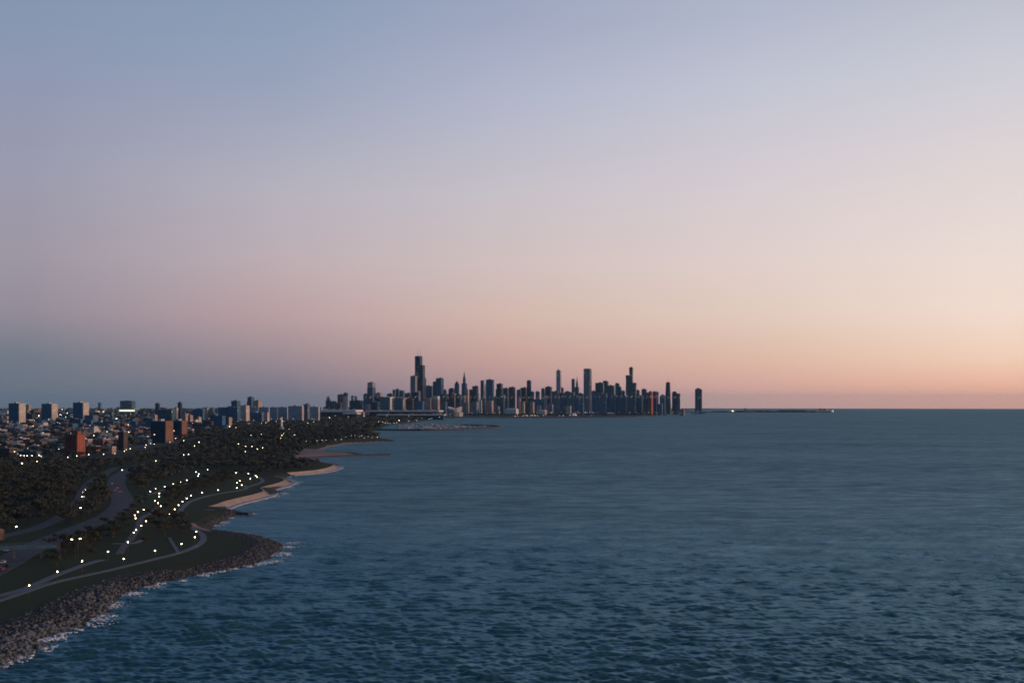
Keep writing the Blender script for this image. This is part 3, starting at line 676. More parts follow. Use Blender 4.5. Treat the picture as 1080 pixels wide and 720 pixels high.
place(warmDim, [(544,438.6),(546.5,438.3),(552,438.2),(553.5,437.8),(555,438.3),(557,438),(559.5,438.1),(561,437.6),(563,438.2),(565,437.9),(567,438.2)], 9, 'orange lamp in the glowing row along the waterfront under the skyline', 'street lamp', 'orange waterfront lamps')
place(bigDim, [(573,438.1),(581,434.8),(582,435),(590,438),(594,438.1),(601,438),(604,437.2),(607,437.8),(610,434.4),(618,434.6),(622,434.3),(624.5,434.4),(623,438)], 11, 'white lamp along the waterfront drive below the skyline middle', 'street lamp', 'white waterfront lamps')
place(bigP, [(672.3,432.4),(672.8,432.2)], 11, 'bright white lamp at the foot of the skyline, before the three-stemmed tower', 'street lamp', 'bright lamps before the three-stemmed tower')
place(bigP, [(687.5,432.6),(689,432.5),(692,432.7)], 11, 'bright white lamp at the foot of the red-lit slab', 'street lamp', 'lamps at the foot of the red-lit slab')
for p in (parkP, strP, bigP, warmP, strDim, bigDim, warmDim):
    for c in list(p.children): bpy.data.objects.remove(c)
    bpy.data.objects.remove(p)
# ------------------------------------------------------------------ towers and blocks
def frame_of(u0, u1, top, D, ratio, rz):
    u = (u0+u1)/2; W = (u1-u0)/FPX*D; t = (u-540)/FPX; a = math.atan(t)
    p = (math.cos(a), -math.sin(a)); ux = (math.cos(rz), math.sin(rz)); uy = (-math.sin(rz), math.cos(rz))
    w = W/(abs(ux[0]*p[0]+ux[1]*p[1])+ratio*abs(uy[0]*p[0]+uy[1]*p[1]))
    loc = GD(u, D, LAND); H = CAM_H-(top-HV)/FPX*D-loc.z
    return loc, w, w*ratio, max(H, 4.0)
def roof_kit(root, w, d, H, r, mroof='roof'):
    """plant room, parapet and cooling boxes on a flat roof"""
    mb = MB(); t = min(1.2, w*.04)
    mb.box(-w/2, w/2, -d/2, -d/2+t, H, H+1.1).box(-w/2, w/2, d/2-t, d/2, H, H+1.1).box(-w/2, -w/2+t, -d/2+t, d/2-t, H, H+1.1).box(w/2-t, w/2, -d/2+t, d/2-t, H, H+1.1)
    mb.build('parapet', M['steel'], root)
    a, b_ = .2+.25*r.random(), .2+.3*r.random(); cx, cy = (r.random()-.5)*w*.3, (r.random()-.5)*d*.3
    mb = MB(); mb.box(cx-w*a/2, cx+w*a/2, cy-d*b_/2, cy+d*b_/2, H+.02, H+2.5+min(3.5, H*.03)); q = mb.build('plant_room', M[mroof], root)
    mb = MB(); mb.box(cx-w*a*.3, cx-w*a*.05, cy-d*.1, cy+d*.08, H+2.5+min(3.5, H*.03), H+4.2+min(3.5, H*.03)); mb.build('cooling_unit', M['steel'], q)
def podium(root, w, d, m, h=12):
    mb = MB(); mb.box(-w*.6, w*.6, -d*.6, d*.6, -6, h); mb.build('podium', M[m], root)
def antenna(root, x, y, z0, z1, r0=2.2):
    mb = MB(); mb.cyl(x, y, z0, z0+(z1-z0)*.35, r0, r0*.7, 8).cyl(x, y, z0+(z1-z0)*.35, z1, r0*.5, r0*.2, 6); mb.build('antenna', M['whitesteel'], root)
def tower(u0, u1, top, D, m, label, shape='b', name='office_tower', cat='tower', ratio=None, rz=GRID, mroof='roof', **kw):
    r = random.Random(int(u0*131+top*17+D)); ratio = ratio or (.7+.5*r.random())
    loc, w, d, H = frame_of(u0, u1, top, D, ratio, rz)
    root = empty(name, loc, rz); tag(root, label, cat); B = MB(); body = 'tower_body'
    pod = H > 60 and kw.get('podium', True)
    if shape == 'b':
        B.box(-w/2, w/2, -d/2, d/2, -6, H); B.build(body, M[m], root); roof_kit(root, w, d, H, r, mroof)
        if pod: podium(root, w, d, m)
    elif shape == 'st':                       # set back in tiers
        tiers = kw.get('tiers', [(1, .62), (.78, .86), (.55, 1)]); z = -6
        for i, (k, f) in enumerate(tiers):
            mb = MB(); mb.box(-w*k/2, w*k/2, -d*k/2, d*k/2, z, H*f); z = H*f
            mb.build(body if i == 0 else 'setback', M[m], root)
        k = tiers[-1][0]; roof_kit(root, w*k, d*k, H, r, mroof)
    elif shape == 'gab':                      # pitched crown
        e = H*.9; B.box(-w/2, w/2, -d/2, d/2, -6, e); B.build(body, M[m], root)
        mb = MB(); mb.prism([(-w/2,-d/2),(w/2,-d/2),(w/2,d/2),(-w/2,d/2)], e, H, [(-w*.06,-d*.06),(w*.06,-d*.06),(w*.06,d*.06),(-w*.06,d*.06)]); mb.build('pitched_crown', M[kw.get('crown', m)], root); podium(root, w, d, m)
    elif shape == 'rnd':                      # rounded shoulders
        n = 6; hh = min(H*.25, w*.5); B.box(-w/2, w/2, -d/2, d/2, -6, H-hh); B.build(body, M[m], root); mb = MB()
        for i in range(n):
            a0, a1 = i/n*math.pi/2, (i+1)/n*math.pi/2
            mb.prism([(-w/2*math.cos(a0),-d/2),(w/2*math.cos(a0),-d/2),(w/2*math.cos(a0),d/2),(-w/2*math.cos(a0),d/2)], H-hh+hh*math.sin(a0), H-hh+hh*math.sin(a1),
                     [(-w/2*math.cos(a1)-.5,-d/2),(w/2*math.cos(a1)+.5,-d/2),(w/2*math.cos(a1)+.5,d/2),(-w/2*math.cos(a1)-.5,d/2)])
        mb.build('rounded_crown', M[m], root); podium(root, w, d, m)
    elif shape == 'cyl':
        c = [(math.cos(2*math.pi*i/16)*w/2, math.sin(2*math.pi*i/16)*w/2) for i in range(16)]
        B.prism(c, -6, H); B.build(body, M[m], root); mb = MB(); mb.cyl(0, 0, H, H+4, w*.2, n=12); mb.build('plant_room', M['roof'], root)
    elif shape == 'spire':                    # shaft, narrower shaft and mast
        B.box(-w/2, w/2, -d/2, d/2, -6, H*.72); B.build(body, M[m], root)
        mb = MB(); mb.box(-w*.27, w*.27, -d*.27, d*.27, H*.72, H*.84); mb.build('setback', M[m], root)
        mb = MB(); mb.prism([(-w*.2,-d*.2),(w*.2,-d*.2),(w*.2,d*.2),(-w*.2,d*.2)], H*.84, H, [(-.6,-.6),(.6,-.6),(.6,.6),(-.6,.6)]); mb.build('spire', M['darksteel'], root); podium(root, w, d, m)
    elif shape == 'ant':
        B.box(-w/2, w/2, -d/2, d/2, -6, H); B.build(body, M[m], root); roof_kit(root, w, d, H, r)
        for x in kw['ax']: antenna(root, x*w, 0, H, H+kw.get('ah', 26), 1.6)
        podium(root, w, d, m)
    elif shape == 'lit':                      # separate crown material: dark caps, white roof, and sunlit tops put into colour
        B.box(-w/2, w/2, -d/2, d/2, -6, H*.84); B.build(body, M[m], root)
        mb = MB(); mb.box(-w*.47, w*.47, -d*.47, d*.47, H*.84, H); mb.build('toned_crown', M[kw.get('crown', 'silver')], root); roof_kit(root, w*.94, d*.94, H, r); podium(root, w, d, m)
    elif shape == 'slab':                     # slab block; pale end walls, partly sunlit sides put into the colour
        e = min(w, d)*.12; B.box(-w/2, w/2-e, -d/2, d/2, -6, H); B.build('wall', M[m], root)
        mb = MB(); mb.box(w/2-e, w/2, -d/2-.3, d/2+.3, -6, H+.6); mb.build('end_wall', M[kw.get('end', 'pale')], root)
        mb = MB(); mb.box(-w/2-.5, w/2-e-.02, -d/2-.5, d/2+.5, H, H+1.0); mb.build('roof', M[mroof], root)
        mb = MB(); mb.box(-w*.12, w*.06, -d*.25, d*.25, H+1.0, H+4.6); mb.build('lift_house', M['concrete'], root)
    return root
T = tower
# ---- skyline from the inland end to the lake
FR, MI, BK = 7700, 8350, 9000
T(343.5,349,418.3,MI,'teal','slim blue-green tower standing alone over the pale hall roof, first tall one of the skyline','st', tiers=[(1,.8),(.65,1)])
T(349,355,423.2,MI,'slate','short dark block between the slim blue-green tower and the pink-edged dark tower')
T(356,363.5,416,MI,'umber','dark left half of the pair over the hall roof, lower than its pink-edged neighbour')
T(362,367.2,414.3,MI-150,'pale','pink-edged tower with a dark cap, right half of the pair over the hall roof','lit',crown='umber')
T(368.5,385,422.4,BK,'black','wide low dark block right of the pink-edged tower',ratio=.4)
T(370.3,373.2,417.2,BK+300,'slate','left of two thin stacks rising over the wide low dark block')
T(374,376.8,417.8,BK+300,'slate','right of two thin stacks rising over the wide low dark block')
T(383.2,388.5,415.5,MI,'slate','dark square tower touching the left side of the blue tower with the sunlit-coloured crown')
T(387.3,396.2,403.4,MI,'blue','tall blue glass tower with a peach sunlit-coloured crown at the inland end','lit',crown='silver',ratio=1.1)
T(385.5,391,426.3,FR,'pink','small pinkish block in front of the blue tower with the sunlit-coloured crown')
T(394.5,404.2,414.6,MI-200,'black','broad dark tower with a peach roof edge, right of the blue tower','lit',crown='tan',ratio=.9)
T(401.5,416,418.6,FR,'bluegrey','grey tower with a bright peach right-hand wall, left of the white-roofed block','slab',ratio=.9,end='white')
T(408,416,415.3,BK,'teal','dark teal roof just over the grey tower with the bright peach wall')
T(414,417.6,411.0,BK+200,'slate','left knob of the dark humped cluster left of the tallest tower')
T(417.4,421.4,410.2,BK,'teal','highest knob of the dark humped cluster left of the tallest tower')
T(421,427,412.0,BK+100,'slate','middle block of the dark humped cluster left of the tallest tower')
T(427,434,414.5,BK,'black','right, lowest block of the dark humped cluster left of the tallest tower')
T(416.5,429,419.4,FR,'slate','wide dark block with a white roof line left below the tallest tower','slab',mroof='roofpale',ratio=.5,end='pink')
T(424.3,426.2,420.5,FR-250,'white','very thin white block standing before the wide dark block with the white roof line',ratio=1)
T(429,437,420.6,FR,'umber','brownish block between the white-roofed block and the foot of the tallest tower')
T(432.8,440,396.5,MI-100,'granite','grey slab tower pressed against the left side of the tallest tower',ratio=.9)
def sears():
    u0, u1, D = 437.6, 449.6, 8450
    loc, w, d, H = frame_of(u0, u1, 375.8, D, 1.0, GRID)
    root = empty('skyscraper', loc, GRID); tag(root, 'tallest tower, black and stepped, with two pale antennas on its roof', 'skyscraper')
    s = w/3;     hts = [[1.0, 1.0, .84], [1.0, 1.0, .84], [.80, .84, .62]]      # nine tubes, front row first
    for i in range(3):
        for j in range(3):
            x0 = -w/2+j*s; y0 = -d/2+i*s; mb = MB(); mb.box(x0+.1, x0+s-.1, y0+.1, y0+s-.1, -6, H*hts[i][j]); t = mb.build('tube', M['black'], root)
            mb = MB(); mb.box(x0+s*.1, x0+s*.9, y0+s*.1, y0+s*.9, H*hts[i][j], H*hts[i][j]+3); mb.build('roof', M['roof'], t)
    mb = MB()
    for f in (.27, .60, .82): mb.box(-w/2-.3, -w/2+s*2, -d/2-.3, -d/2, H*f, H*f+8)
    mb.build('louvre_band', M['darksteel'], root)
    for x in (-s*1.0, 0.0): antenna(root, x, 0, H, H+78, 3.2)
sears()
T(434.5,444,413.8,FR+100,'black','dark block in front of the foot of the tallest tower')
T(440.8,443,412.2,FR-100,'silver','thin pale tower in front of the foot of the tallest tower',ratio=.9)
T(448,457.5,406.9,BK,'teal','dark teal tower right behind the tallest tower, level roof',ratio=.6)
T(448.3,456.4,419.6,FR-200,'pink','pinkish apartment block right of the foot of the tallest tower, plain roof',name='apartment_block',cat='apartment block')
T(456.8,464,417.7,FR-200,'pink','pinkish apartment block with a white roof, right one of the pinkish pair',name='apartment_block',cat='apartment block',mroof='roofpale',shape='lit',crown='white')
T(456.5,461,402.6,MI+100,'slate','dark shoulder tower left of the tower with two short antennas')
T(459.8,468,398.8,MI,'slate','dark tower with two short antennas on its roof, right of the tallest tower','ant',ax=(-.38,.28),ah=26)
T(467.5,471.3,409.8,MI+50,'slate','narrow shoulder stepping down right of the tower with two short antennas','gab')
T(464.2,473.5,415.4,FR,'teal','dark teal block below the tower with two short antennas')
T(473,480.5,409.0,BK,'black','round-topped dark tower between the twin-antenna tower and the gabled one','rnd')
T(473.3,481.8,415.2,FR,'umber','block with a brown right-hand edge below the round-topped dark tower','slab',end='tan')
T(479.4,484.4,401.6,MI,'slate','tower with a pointed gable left of the spire tower','gab')
T(480.5,487,416.2,FR,'black','low dark block between the gabled tower and the spire tower')
T(486.8,492.6,391.6,MI,'slate','dark tower ending in one tall sharp spire','spire',ratio=1.0)
T(490,495,408.5,FR+200,'tan','pale leaning-looking wedge tower at the right foot of the spire tower','gab')
T(487.2,491,417.5,FR-200,'granite','grey block at the left foot of the spire tower')
T(494.5,498.4,411.0,MI,'black','dark lower tower left of the one with a white roof light')
t = T(498,504.6,407.2,MI,'black','dark tower with a small white light on its roof')
def beacon(root_loc_u, v, D, label):
    w = GD(root_loc_u, D, CAM_H-(v-HV)/FPX*D)
    return w
T(503.3,506.2,416.0,FR,'white','small white tower bright against the dark ones, right of the white roof light','st')
T(506.8,512.2,401.2,MI,'slate','tower with a dark left side and a bright pale right side','slab',ratio=1.3,end='white')
T(505.6,508.4,422.0,FR-200,'pale','thin pale block below the tower with the bright pale side')
T(508.8,512.3,420.5,FR-150,'bluegrey','blue-grey thin block directly right of the thin pale block')
T(512.4,521.2,400.3,MI-100,'slate','wide dark flat-topped tower right of the tower with the bright pale side',ratio=.55)
T(512.2,520.5,422.4,FR-300,'pink','low pinkish block at the foot of the wide dark flat-topped tower')
T(520,524,418.5,FR,'granite','grey filler block right of the low pinkish block')
T(522.8,531.2,404.6,MI,'black','dark tower with a shoulder, right of the wide flat-topped one','st',tiers=[(1,.82),(.8,1)])
T(530.5,536.5,409.2,MI+100,'slate','dark block leaning on the right of the shouldered dark tower')
T(526,533,416.5,FR,'teal','dark teal block with a white light, below the shouldered dark tower')
T(536.6,543.6,408.2,MI,'umber','purple-brown tower with a flat roof near the middle of the skyline')
T(544.8,550,411.0,MI,'slate','dark block left of the thin black tower',ratio=.8)
T(549,556.5,408.8,MI+100,'black','dark block touching the left side of the thin black tower')
T(545.8,549.3,420.2,FR-100,'pink','thin pinkish block below the thin black tower, left of two')
T(550.5,553.6,423.4,FR-100,'pale','short pale block below the thin black tower, right of two')
T(555.6,560.4,401.3,MI,'black','thin black tower standing clear near the middle of the skyline',ratio=.8)
T(560,563.4,413.0,MI,'slate','short dark block at the right side of the thin black tower')
T(554,557.6,424,FR-200,'umber','low dark brown block at the foot of the thin black tower')
T(558.8,563.6,424,FR-200,'tan','low tan block at the foot of the thin black tower')
T(564.8,569.3,412.9,MI,'bluegrey','grey-blue narrow tower standing alone left of the dark capped one')
T(563,573,421,FR,'slate','low wide dark block below the lone grey-blue narrow tower',ratio=.5)
T(570.8,575.4,409.8,MI+100,'granite','grey tower left of the dark-capped tower')
T(574.8,582.4,407.8,MI,'black','broad dark-capped tower left of the silver masted tower','lit',crown='black')
T(573.5,577,417,FR,'silver','pale striped block before the dark-capped tower')
T(582,590,412.6,FR,'bluegrey','blue-grey block at the left foot of the silver masted tower',ratio=.7)
def trump():
    loc, w, d, H = frame_of(586.7, 592, 390.6, MI, .9, GRID)
    root = empty('skyscraper', loc, GRID); tag(root, 'slender silver tower with a whitish mast', 'skyscraper')
    z = -6
    for i, (k, f) in enumerate([(1.25, .28), (1.0, .62), (1.0, 1.0)]):
        mb = MB(); mb.box(-w*k/2, w*k/2, -d*k/2, d*k/2, z, H*f); z = H*f; mb.build('tower_body' if i == 2 else 'setback', M['silver'], root)
    mb = MB(); mb.box(-w*.3, w*.3, -d*.3, d*.3, H, H+7); mb.build('plant_room', M['whitesteel'], root); antenna(root, 0, 0, H+7, H+42, 2.6)
trump()
T(591,594.6,409,MI+200,'redglass','short reddish tower tucked right behind the silver masted tower')
T(590.5,596.2,414.2,FR,'slate','dark block at the right foot of the silver masted tower')
T(595.6,600.8,412.8,MI,'black','dark square tower between the silver masted tower and the twin towers')
T(596,606.4,413.8,FR,'bluegrey','wide blue-grey block below the twin towers',ratio=.5)
T(602.8,606.4,399.8,MI,'slate','flat-topped left one of the twin towers')
T(606.4,610.8,397.2,MI,'bluegrey','twin tower with a pointed top, right of the flat-topped one','spire')
T(606,612,417.5,FR,'slate','dark block at the foot of the pointed twin tower')
T(610.2,616,415,MI,'slate','dark low tower between the pointed twin and the broad pale shaft')
def aon():
    loc, w, d, H = frame_of(615.4, 624.2, 389.2, MI-150, 1.0, GRID)
    root = empty('skyscraper', loc, GRID); tag(root, 'broad plain grey shaft, tallest in the middle right of the skyline, flat top', 'skyscraper')
    mb = MB(); c = w*.06
    mb.prism([(-w/2+c,-d/2),(w/2-c,-d/2),(w/2,-d/2+c),(w/2,d/2-c),(w/2-c,d/2),(-w/2+c,d/2),(-w/2,d/2-c),(-w/2,-d/2+c)], -6, H); mb.build('tower_body', M['granite'], root)
    mb = MB(); mb.box(-w/2+2, w/2-2, -d/2+2, d/2-2, H, H+4); mb.build('roof_cap', M['steel'], root); antenna(root, 0, 0, H+4, H+30, 1.2)
    mb = MB(); mb.box(-w*.8, w*.8, -d*.8, d*.8, -6, 9); mb.build('podium', M['granite'], root)
aon()
T(623.8,628.6,412.4,MI,'slate','dark block touching the right side of the broad grey shaft')
T(624.5,640.5,415.2,FR,'slate','very wide dark block, right of the foot of the broad grey shaft',ratio=.35)
T(627.8,637.2,403.7,MI,'teal','wide dark teal tower with a lighter teal face right of the broad grey shaft',ratio=.5)
T(635.4,642,401.2,MI+150,'black','dark tower with an arched top behind the wide teal tower','rnd')
T(639.6,648.4,406.5,MI-100,'teal','flat teal tower right of the arched-top tower',ratio=.6)
T(640,650,416.5,FR,'slate','wide dark block below the flat teal tower',ratio=.5)
T(648.8,653.6,404.4,MI+100,'bluegrey','grey tower left behind the stepped dark tower')
T(650.6,656.4,408.0,MI,'slate','stepped dark tower left of the three-stemmed tower','st',tiers=[(1,.88),(.7,1)])
T(655.8,659.4,412.2,MI,'slate','small dark tower just left of the three-stemmed tower')
T(649.5,661,417.4,FR,'slate','wide dark block at the left foot of the three-stemmed tower',ratio=.4)
def regis():
    loc, w, d, H = frame_of(660.0, 671.4, 388.2, MI-200, .38, GRID)
    root = empty('skyscraper', loc, GRID); tag(root, 'dark glass tower of three joined stems, middle stem highest with a black cap', 'skyscraper')
    s = w/3
    for j, f in enumerate((.84, 1.0, .675)):
        x = -w/2+s*(j+.5); n = 6; mb = MB()
        for i in range(n):
            k0, k1 = (.5, .43) if i % 2 == 0 else (.43, .5); z0 = -6+(H*f+6)*i/n; z1 = -6+(H*f+6)*(i+1)/n; o = (d*.12)*(j-1)
            mb.prism([(x-s*k0,-d*k0+o),(x+s*k0,-d*k0+o),(x+s*k0,d*k0+o),(x-s*k0,d*k0+o)], z0, z1, [(x-s*k1,-d*k1+o),(x+s*k1,-d*k1+o),(x+s*k1,d*k1+o),(x-s*k1,d*k1+o)])
        t = mb.build('stem', M['teal'], root)
        mb = MB(); o = d*.12*(j-1); mb.box(x-s*.4, x+s*.4, -d*.4+o, d*.4+o, H*f, H*f+(9 if j == 1 else 3)); mb.build('roof_cap', M['darksteel'], t)
regis()
T(661,671,414.5,FR-100,'teal','dark teal block in front of the three-stemmed tower',ratio=.5)
T(670.8,674.6,411.4,MI,'slate','small dark tower at the right side of the three-stemmed tower')
T(669.5,678,417.3,FR,'slate','low dark block between the three-stemmed tower and the red-lit slab',ratio=.6)
T(676.6,682.3,410.5,MI,'bluegrey','blue-grey tower left of the red-lit slab')
T(679.6,684.6,414.0,FR,'slate','dark block directly left of the red-lit slab')
T(683.8,688.8,413.0,FR-100,'redglass','slab whose right-hand wall glows red at the lake end',ratio=2.4)
T(688.4,692.4,413.0,FR,'black','dark slab between the red-lit slab and the thin pale one')
T(691.8,695,413.4,FR-50,'silver','thin pale grey slab right of the red-lit slab',ratio=.8)
T(695.8,702.2,415.6,MI,'slate','dark tower with a peaked roof left of the tapering tower','gab')
def hancock():
    loc, w, d, H = frame_of(701.0, 708.2, 403.6, BK, .8, GRID)
    root = empty('skyscraper', loc, GRID); tag(root, 'dark tower tapering towards the top, near the lake end of the skyline', 'skyscraper')
    q = lambda k: [(-w*k/2,-d*k/2),(w*k/2,-d*k/2),(w*k/2,d*k/2),(-w*k/2,d*k/2)]
    mb = MB(); mb.prism(q(1.0), -6, H, q(.62)); mb.build('tower_body', M['black'], root)
    mb = MB(); mb.box(-w*.25, w*.25, -d*.25, d*.25, H, H+6); mb.build('roof_cap', M['darksteel'], root)
    for x in (-.16, .16): antenna(root, x*w, 0, H+6, H+60, 1.6)
    for i in range(5):
        for s_ in (1, -1):
            k0, k1 = 1-.38*i/5, 1-.38*(i+1)/5; mb = MB(); z0, z1 = H*i/5, H*(i+1)/5
            xa, xb = -s_*w*k0/2, s_*w*k1/2; ya, yb = -d*k0/2-.4, -d*k1/2-.4
            mb.add([(xa-1.4,ya,z0),(xa+1.4,ya,z0),(xb+1.4,yb,z1),(xb-1.4,yb,z1),(xa-1.4,ya-.8,z0),(xa+1.4,ya-.8,z0),(xb+1.4,yb-.8,z1),(xb-1.4,yb-.8,z1)],[(0,1,2,3),(4,7,6,5),(0,4,5,1),(1,5,6,2),(2,6,7,3),(3,7,4,0)])
            mb.build('cross_brace', M['darksteel'], root)
hancock()
T(708.8,714.2,412.5,MI,'black','dark tower with a round cap right of the tapering tower','rnd')
T(713.8,718.2,415.0,MI,'slate','dark narrow tower with a pale stripe, last of the packed skyline before the gap','slab',ratio=1.0,end='white')
def lakepoint():
    loc, w, d, H = frame_of(732.3, 740.7, 410.2, 8900, 1.0, 0)
    root = empty('skyscraper', loc, 0); tag(root, 'lone dark rounded tower apart from the skyline at its lake end', 'skyscraper')
    pts = []
    for i in range(36):
        a = 2*math.pi*i/36; rr = w/2*(.80+.20*math.cos(3*(a-math.pi/2))); pts.append((rr*math.cos(a)*1.12, rr*math.sin(a)*1.12))
    mb = MB(); mb.prism(pts, -6, H); mb.build('tower_body', M['black'], root)
    mb = MB(); mb.cyl(0, 0, H, H+9, w*.26, n=16); mb.build('roof_drum', M['darksteel'], root)
    mb = MB(); mb.box(-w*.9, w*.9, -w*.9, w*.9, -3, 14); mb.build('podium', M['slate'], root)
lakepoint()
# low front row along the park
for a in [(521,527,428.5,'grey','low grey block behind the white exhibition hall, left'),(566,571,427.5,'tan','low tan block on the waterfront under the lone grey-blue tower'),(577,584,426.5,'granite','low grey block on the waterfront left of the silver masted tower'),
          (597,603,428,'pale','low pale block on the waterfront under the twin towers'),(611,616,426,'slate','low dark block on the waterfront left of the broad grey shaft'),(465,472,424.5,'bluegrey','low blue-grey block left of the stadium bowl'),
          (487,494,424.8,'grey','low grey block right of the stadium bowl, under the spire tower'),(496,505,424.2,'granite','low granite block under the tower with the white roof light'),(438,448,423.5,'slate','low dark block between the pinkish pair and the brownish block'),
          (391.5,401,424,'black','low black block in front of the blue tower, left of the grey one'),(355,361,424.8,'umber','low brown block under the dark half of the pair over the hall'),(693,699,426,'slate','low dark block under the thin pale grey slab'),(716,722,431.2,'grey','low grey shed on the shore in the gap before the lone tower')]:
    T(a[0], a[1], a[2], 7300, a[3], a[4], name='low_block', cat='building', podium=False)
# ---- slabs and towers nearer than the skyline
T(260.5,268.8,418.6,5600,'slate','dark tall tower rising over the grey slab row left of the obelisk','st',tiers=[(1,.8),(.86,1)],name='apartment_tower')
T(267,276,422.6,5550,'tan','tower with a peach-lit right wall beside the tall dark one over the slab row',name='apartment_tower',ratio=1.0)
T(244,253.5,422.6,6200,'slate','dark humped block on the horizon left of the tall dark tower over the slab row')
T(230,253.5,429.6,4300,'slate','wide dark slab block left of the pale-ended grey tower',name='apartment_block',cat='apartment block',ratio=.25)
T(253.8,263,427.6,4200,'pale','grey tower with a pale left face in front of the tall dark tower',name='apartment_tower',ratio=.9)
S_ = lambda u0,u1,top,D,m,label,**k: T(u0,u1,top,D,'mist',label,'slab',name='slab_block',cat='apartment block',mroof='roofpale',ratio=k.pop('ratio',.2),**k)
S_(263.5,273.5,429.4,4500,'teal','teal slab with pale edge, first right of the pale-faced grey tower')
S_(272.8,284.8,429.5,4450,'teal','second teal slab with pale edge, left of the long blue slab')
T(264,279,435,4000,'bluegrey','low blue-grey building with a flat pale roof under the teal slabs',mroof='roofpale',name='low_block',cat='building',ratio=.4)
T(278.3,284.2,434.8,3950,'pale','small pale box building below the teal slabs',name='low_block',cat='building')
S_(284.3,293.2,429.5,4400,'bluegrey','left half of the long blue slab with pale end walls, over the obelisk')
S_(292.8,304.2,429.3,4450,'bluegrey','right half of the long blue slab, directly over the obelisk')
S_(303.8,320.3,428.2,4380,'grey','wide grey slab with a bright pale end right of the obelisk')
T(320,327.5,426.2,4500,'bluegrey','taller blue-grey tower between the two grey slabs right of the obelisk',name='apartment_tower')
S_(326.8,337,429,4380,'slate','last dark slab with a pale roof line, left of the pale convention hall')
def pale_tower(u0, u1, top, vb, label):
    D = G((u0+u1)/2, vb).y; t = T(u0, u1, top, D, 'slate', label, 'slab', name='apartment_tower', ratio=.62, podium=False, end='pale')  # dark body and pale end: shaded and sunlit sides put into the materials
    return t
pale_tower(9.8,26.2,425.4,449,'first pale apartment tower, left of the three with peach right-hand walls')
pale_tower(44.5,60.3,425.8,446,'middle one of the three pale apartment towers with peach right-hand walls')
pale_tower(77.6,93.2,424.6,447,'right one of the three pale apartment towers with peach right-hand walls')
def near(u0, u1, top, vb, m, label, shape='b', **k):
    D = G((u0+u1)/2, vb).y
    return T(u0, u1, top, D, m, label, shape, podium=False, **k)
def brick_tower():
    D = G(79, 481).y; loc, w, d, H = frame_of(68.6, 89.2, 458.2, D, .72, GRID)
    root = empty('apartment_tower', loc, GRID); tag(root, 'red brick apartment tower with a glowing orange right wall, nearest tall building', 'tower')
    mb = MB(); mb.box(-w/2, w/2, -d/2, d/2, -2, H); mb.build('wall', M['brick'], root)
    mb = MB(); mb.box(-w/2-.3, w/2+.3, -d/2-.3, d/2+.3, H, H+.9); q = mb.build('roof', M['roof'], root)
    mb = MB(); mb.box(w*.08, w*.36, -d*.2, d*.25, H+.9, H+5.2); mb.build('lift_house', M['brick'], q)
    mb = MB(); mb.box(w*.2, w*.22, 0, .3, H+5.2, H+8); mb.build('vent_pipe', M['steel'], q)
    for x in (-.28, .0, .28):
        mb = MB(); mb.box(w*x-1.1, w*x+1.1, -d/2-.5, -d/2, 0, H-1); mb.build('stair_bay', M['umber'], root)
    mb = MB(); mb.box(-2, 2, -d/2-2.4, -d/2-.5, 0, 3.2); mb.build('entrance_porch', M['concrete'], root)
brick_tower()
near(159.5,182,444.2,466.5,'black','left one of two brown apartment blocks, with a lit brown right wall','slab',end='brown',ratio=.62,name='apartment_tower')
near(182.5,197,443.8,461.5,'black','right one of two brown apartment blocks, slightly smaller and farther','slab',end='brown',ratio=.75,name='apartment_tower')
near(160,166,437.6,452,'pink','small pinkish block peeping over the left brown block',name='apartment_block',cat='apartment block')
near(165,184.5,432.0,450,'teal','wide dark teal slab behind the two brown blocks',ratio=.3,name='apartment_block',cat='apartment block')
near(163.8,168.6,425.2,446,'black','thin dark tower at the horizon over the left brown block')
near(183.8,188,430,447,'pale','thin pale tower over the right brown block')
near(187.4,192.2,424.6,446,'black','thin black tower just right of the thin pale one')
near(191.8,199,436.5,449,'pink','pinkish low tower right of the thin black tower')
near(198.4,203.4,438,449.5,'pink','bright pinkish lit tower, left of two small lit ones',ratio=1.6)
near(207.4,212.4,439.8,448.5,'pale','pale lit tower, right of two small lit ones',ratio=1.6)
near(215.3,220.4,430.2,445,'tan','pale tan tower over the dark trees, left of the white-roofed row')
near(219.6,228.5,432,445,'grey','grey stepped block right of the pale tan tower','st')
near(203,216,431.5,447,'slate','dark slab behind the two small lit towers',ratio=.3,name='apartment_block',cat='apartment block')
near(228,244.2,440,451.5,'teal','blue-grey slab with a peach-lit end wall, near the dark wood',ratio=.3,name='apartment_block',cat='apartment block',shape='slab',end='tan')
near(222,230,437,449,'slate','dark short block left of the slab with the peach-lit end')
near(110,121.5,449,456.5,'brown','orange-brown flat box building beyond the red brick tower',name='low_block',cat='building',ratio=1)
near(92,106,450,460,'pale','pale jumbled low complex right behind the red brick tower','st',name='low_block',cat='building')
near(125,135,446.8,452,'brick','small reddish building left of the floodlit street',name='low_block',cat='building')
near(125,134.5,455.2,474.5,'umber','dark red tower block right of the pale low complex',name='apartment_tower')
near(98,113,463.5,472,'brick','low reddish building right of the red brick tower, larger of two',name='low_block',cat='building',ratio=.5)
near(106,122,471,478.5,'pink','low pinkish building at the wood edge right of the red brick tower',name='low_block',cat='building',ratio=.4)
near(89.5,106,470.5,477.5,'brick','low dark red building touching the foot of the red brick tower',name='low_block',cat='building',ratio=.5)
near(47.5,63.5,446,449.6,'brick','long reddish low building under the middle pale tower',name='low_block',cat='building',ratio=.35)
near(63,72,445.5,451.5,'grey','grey low block right of the long reddish building',name='low_block',cat='building')
near(60.5,68,471,478.5,'pale','small whitish house left of the red brick tower',name='low_block',cat='building')
near(127,142.5,422.6,434,'teal','pale green-blue block on the horizon right of the three pale towers',ratio=.4)
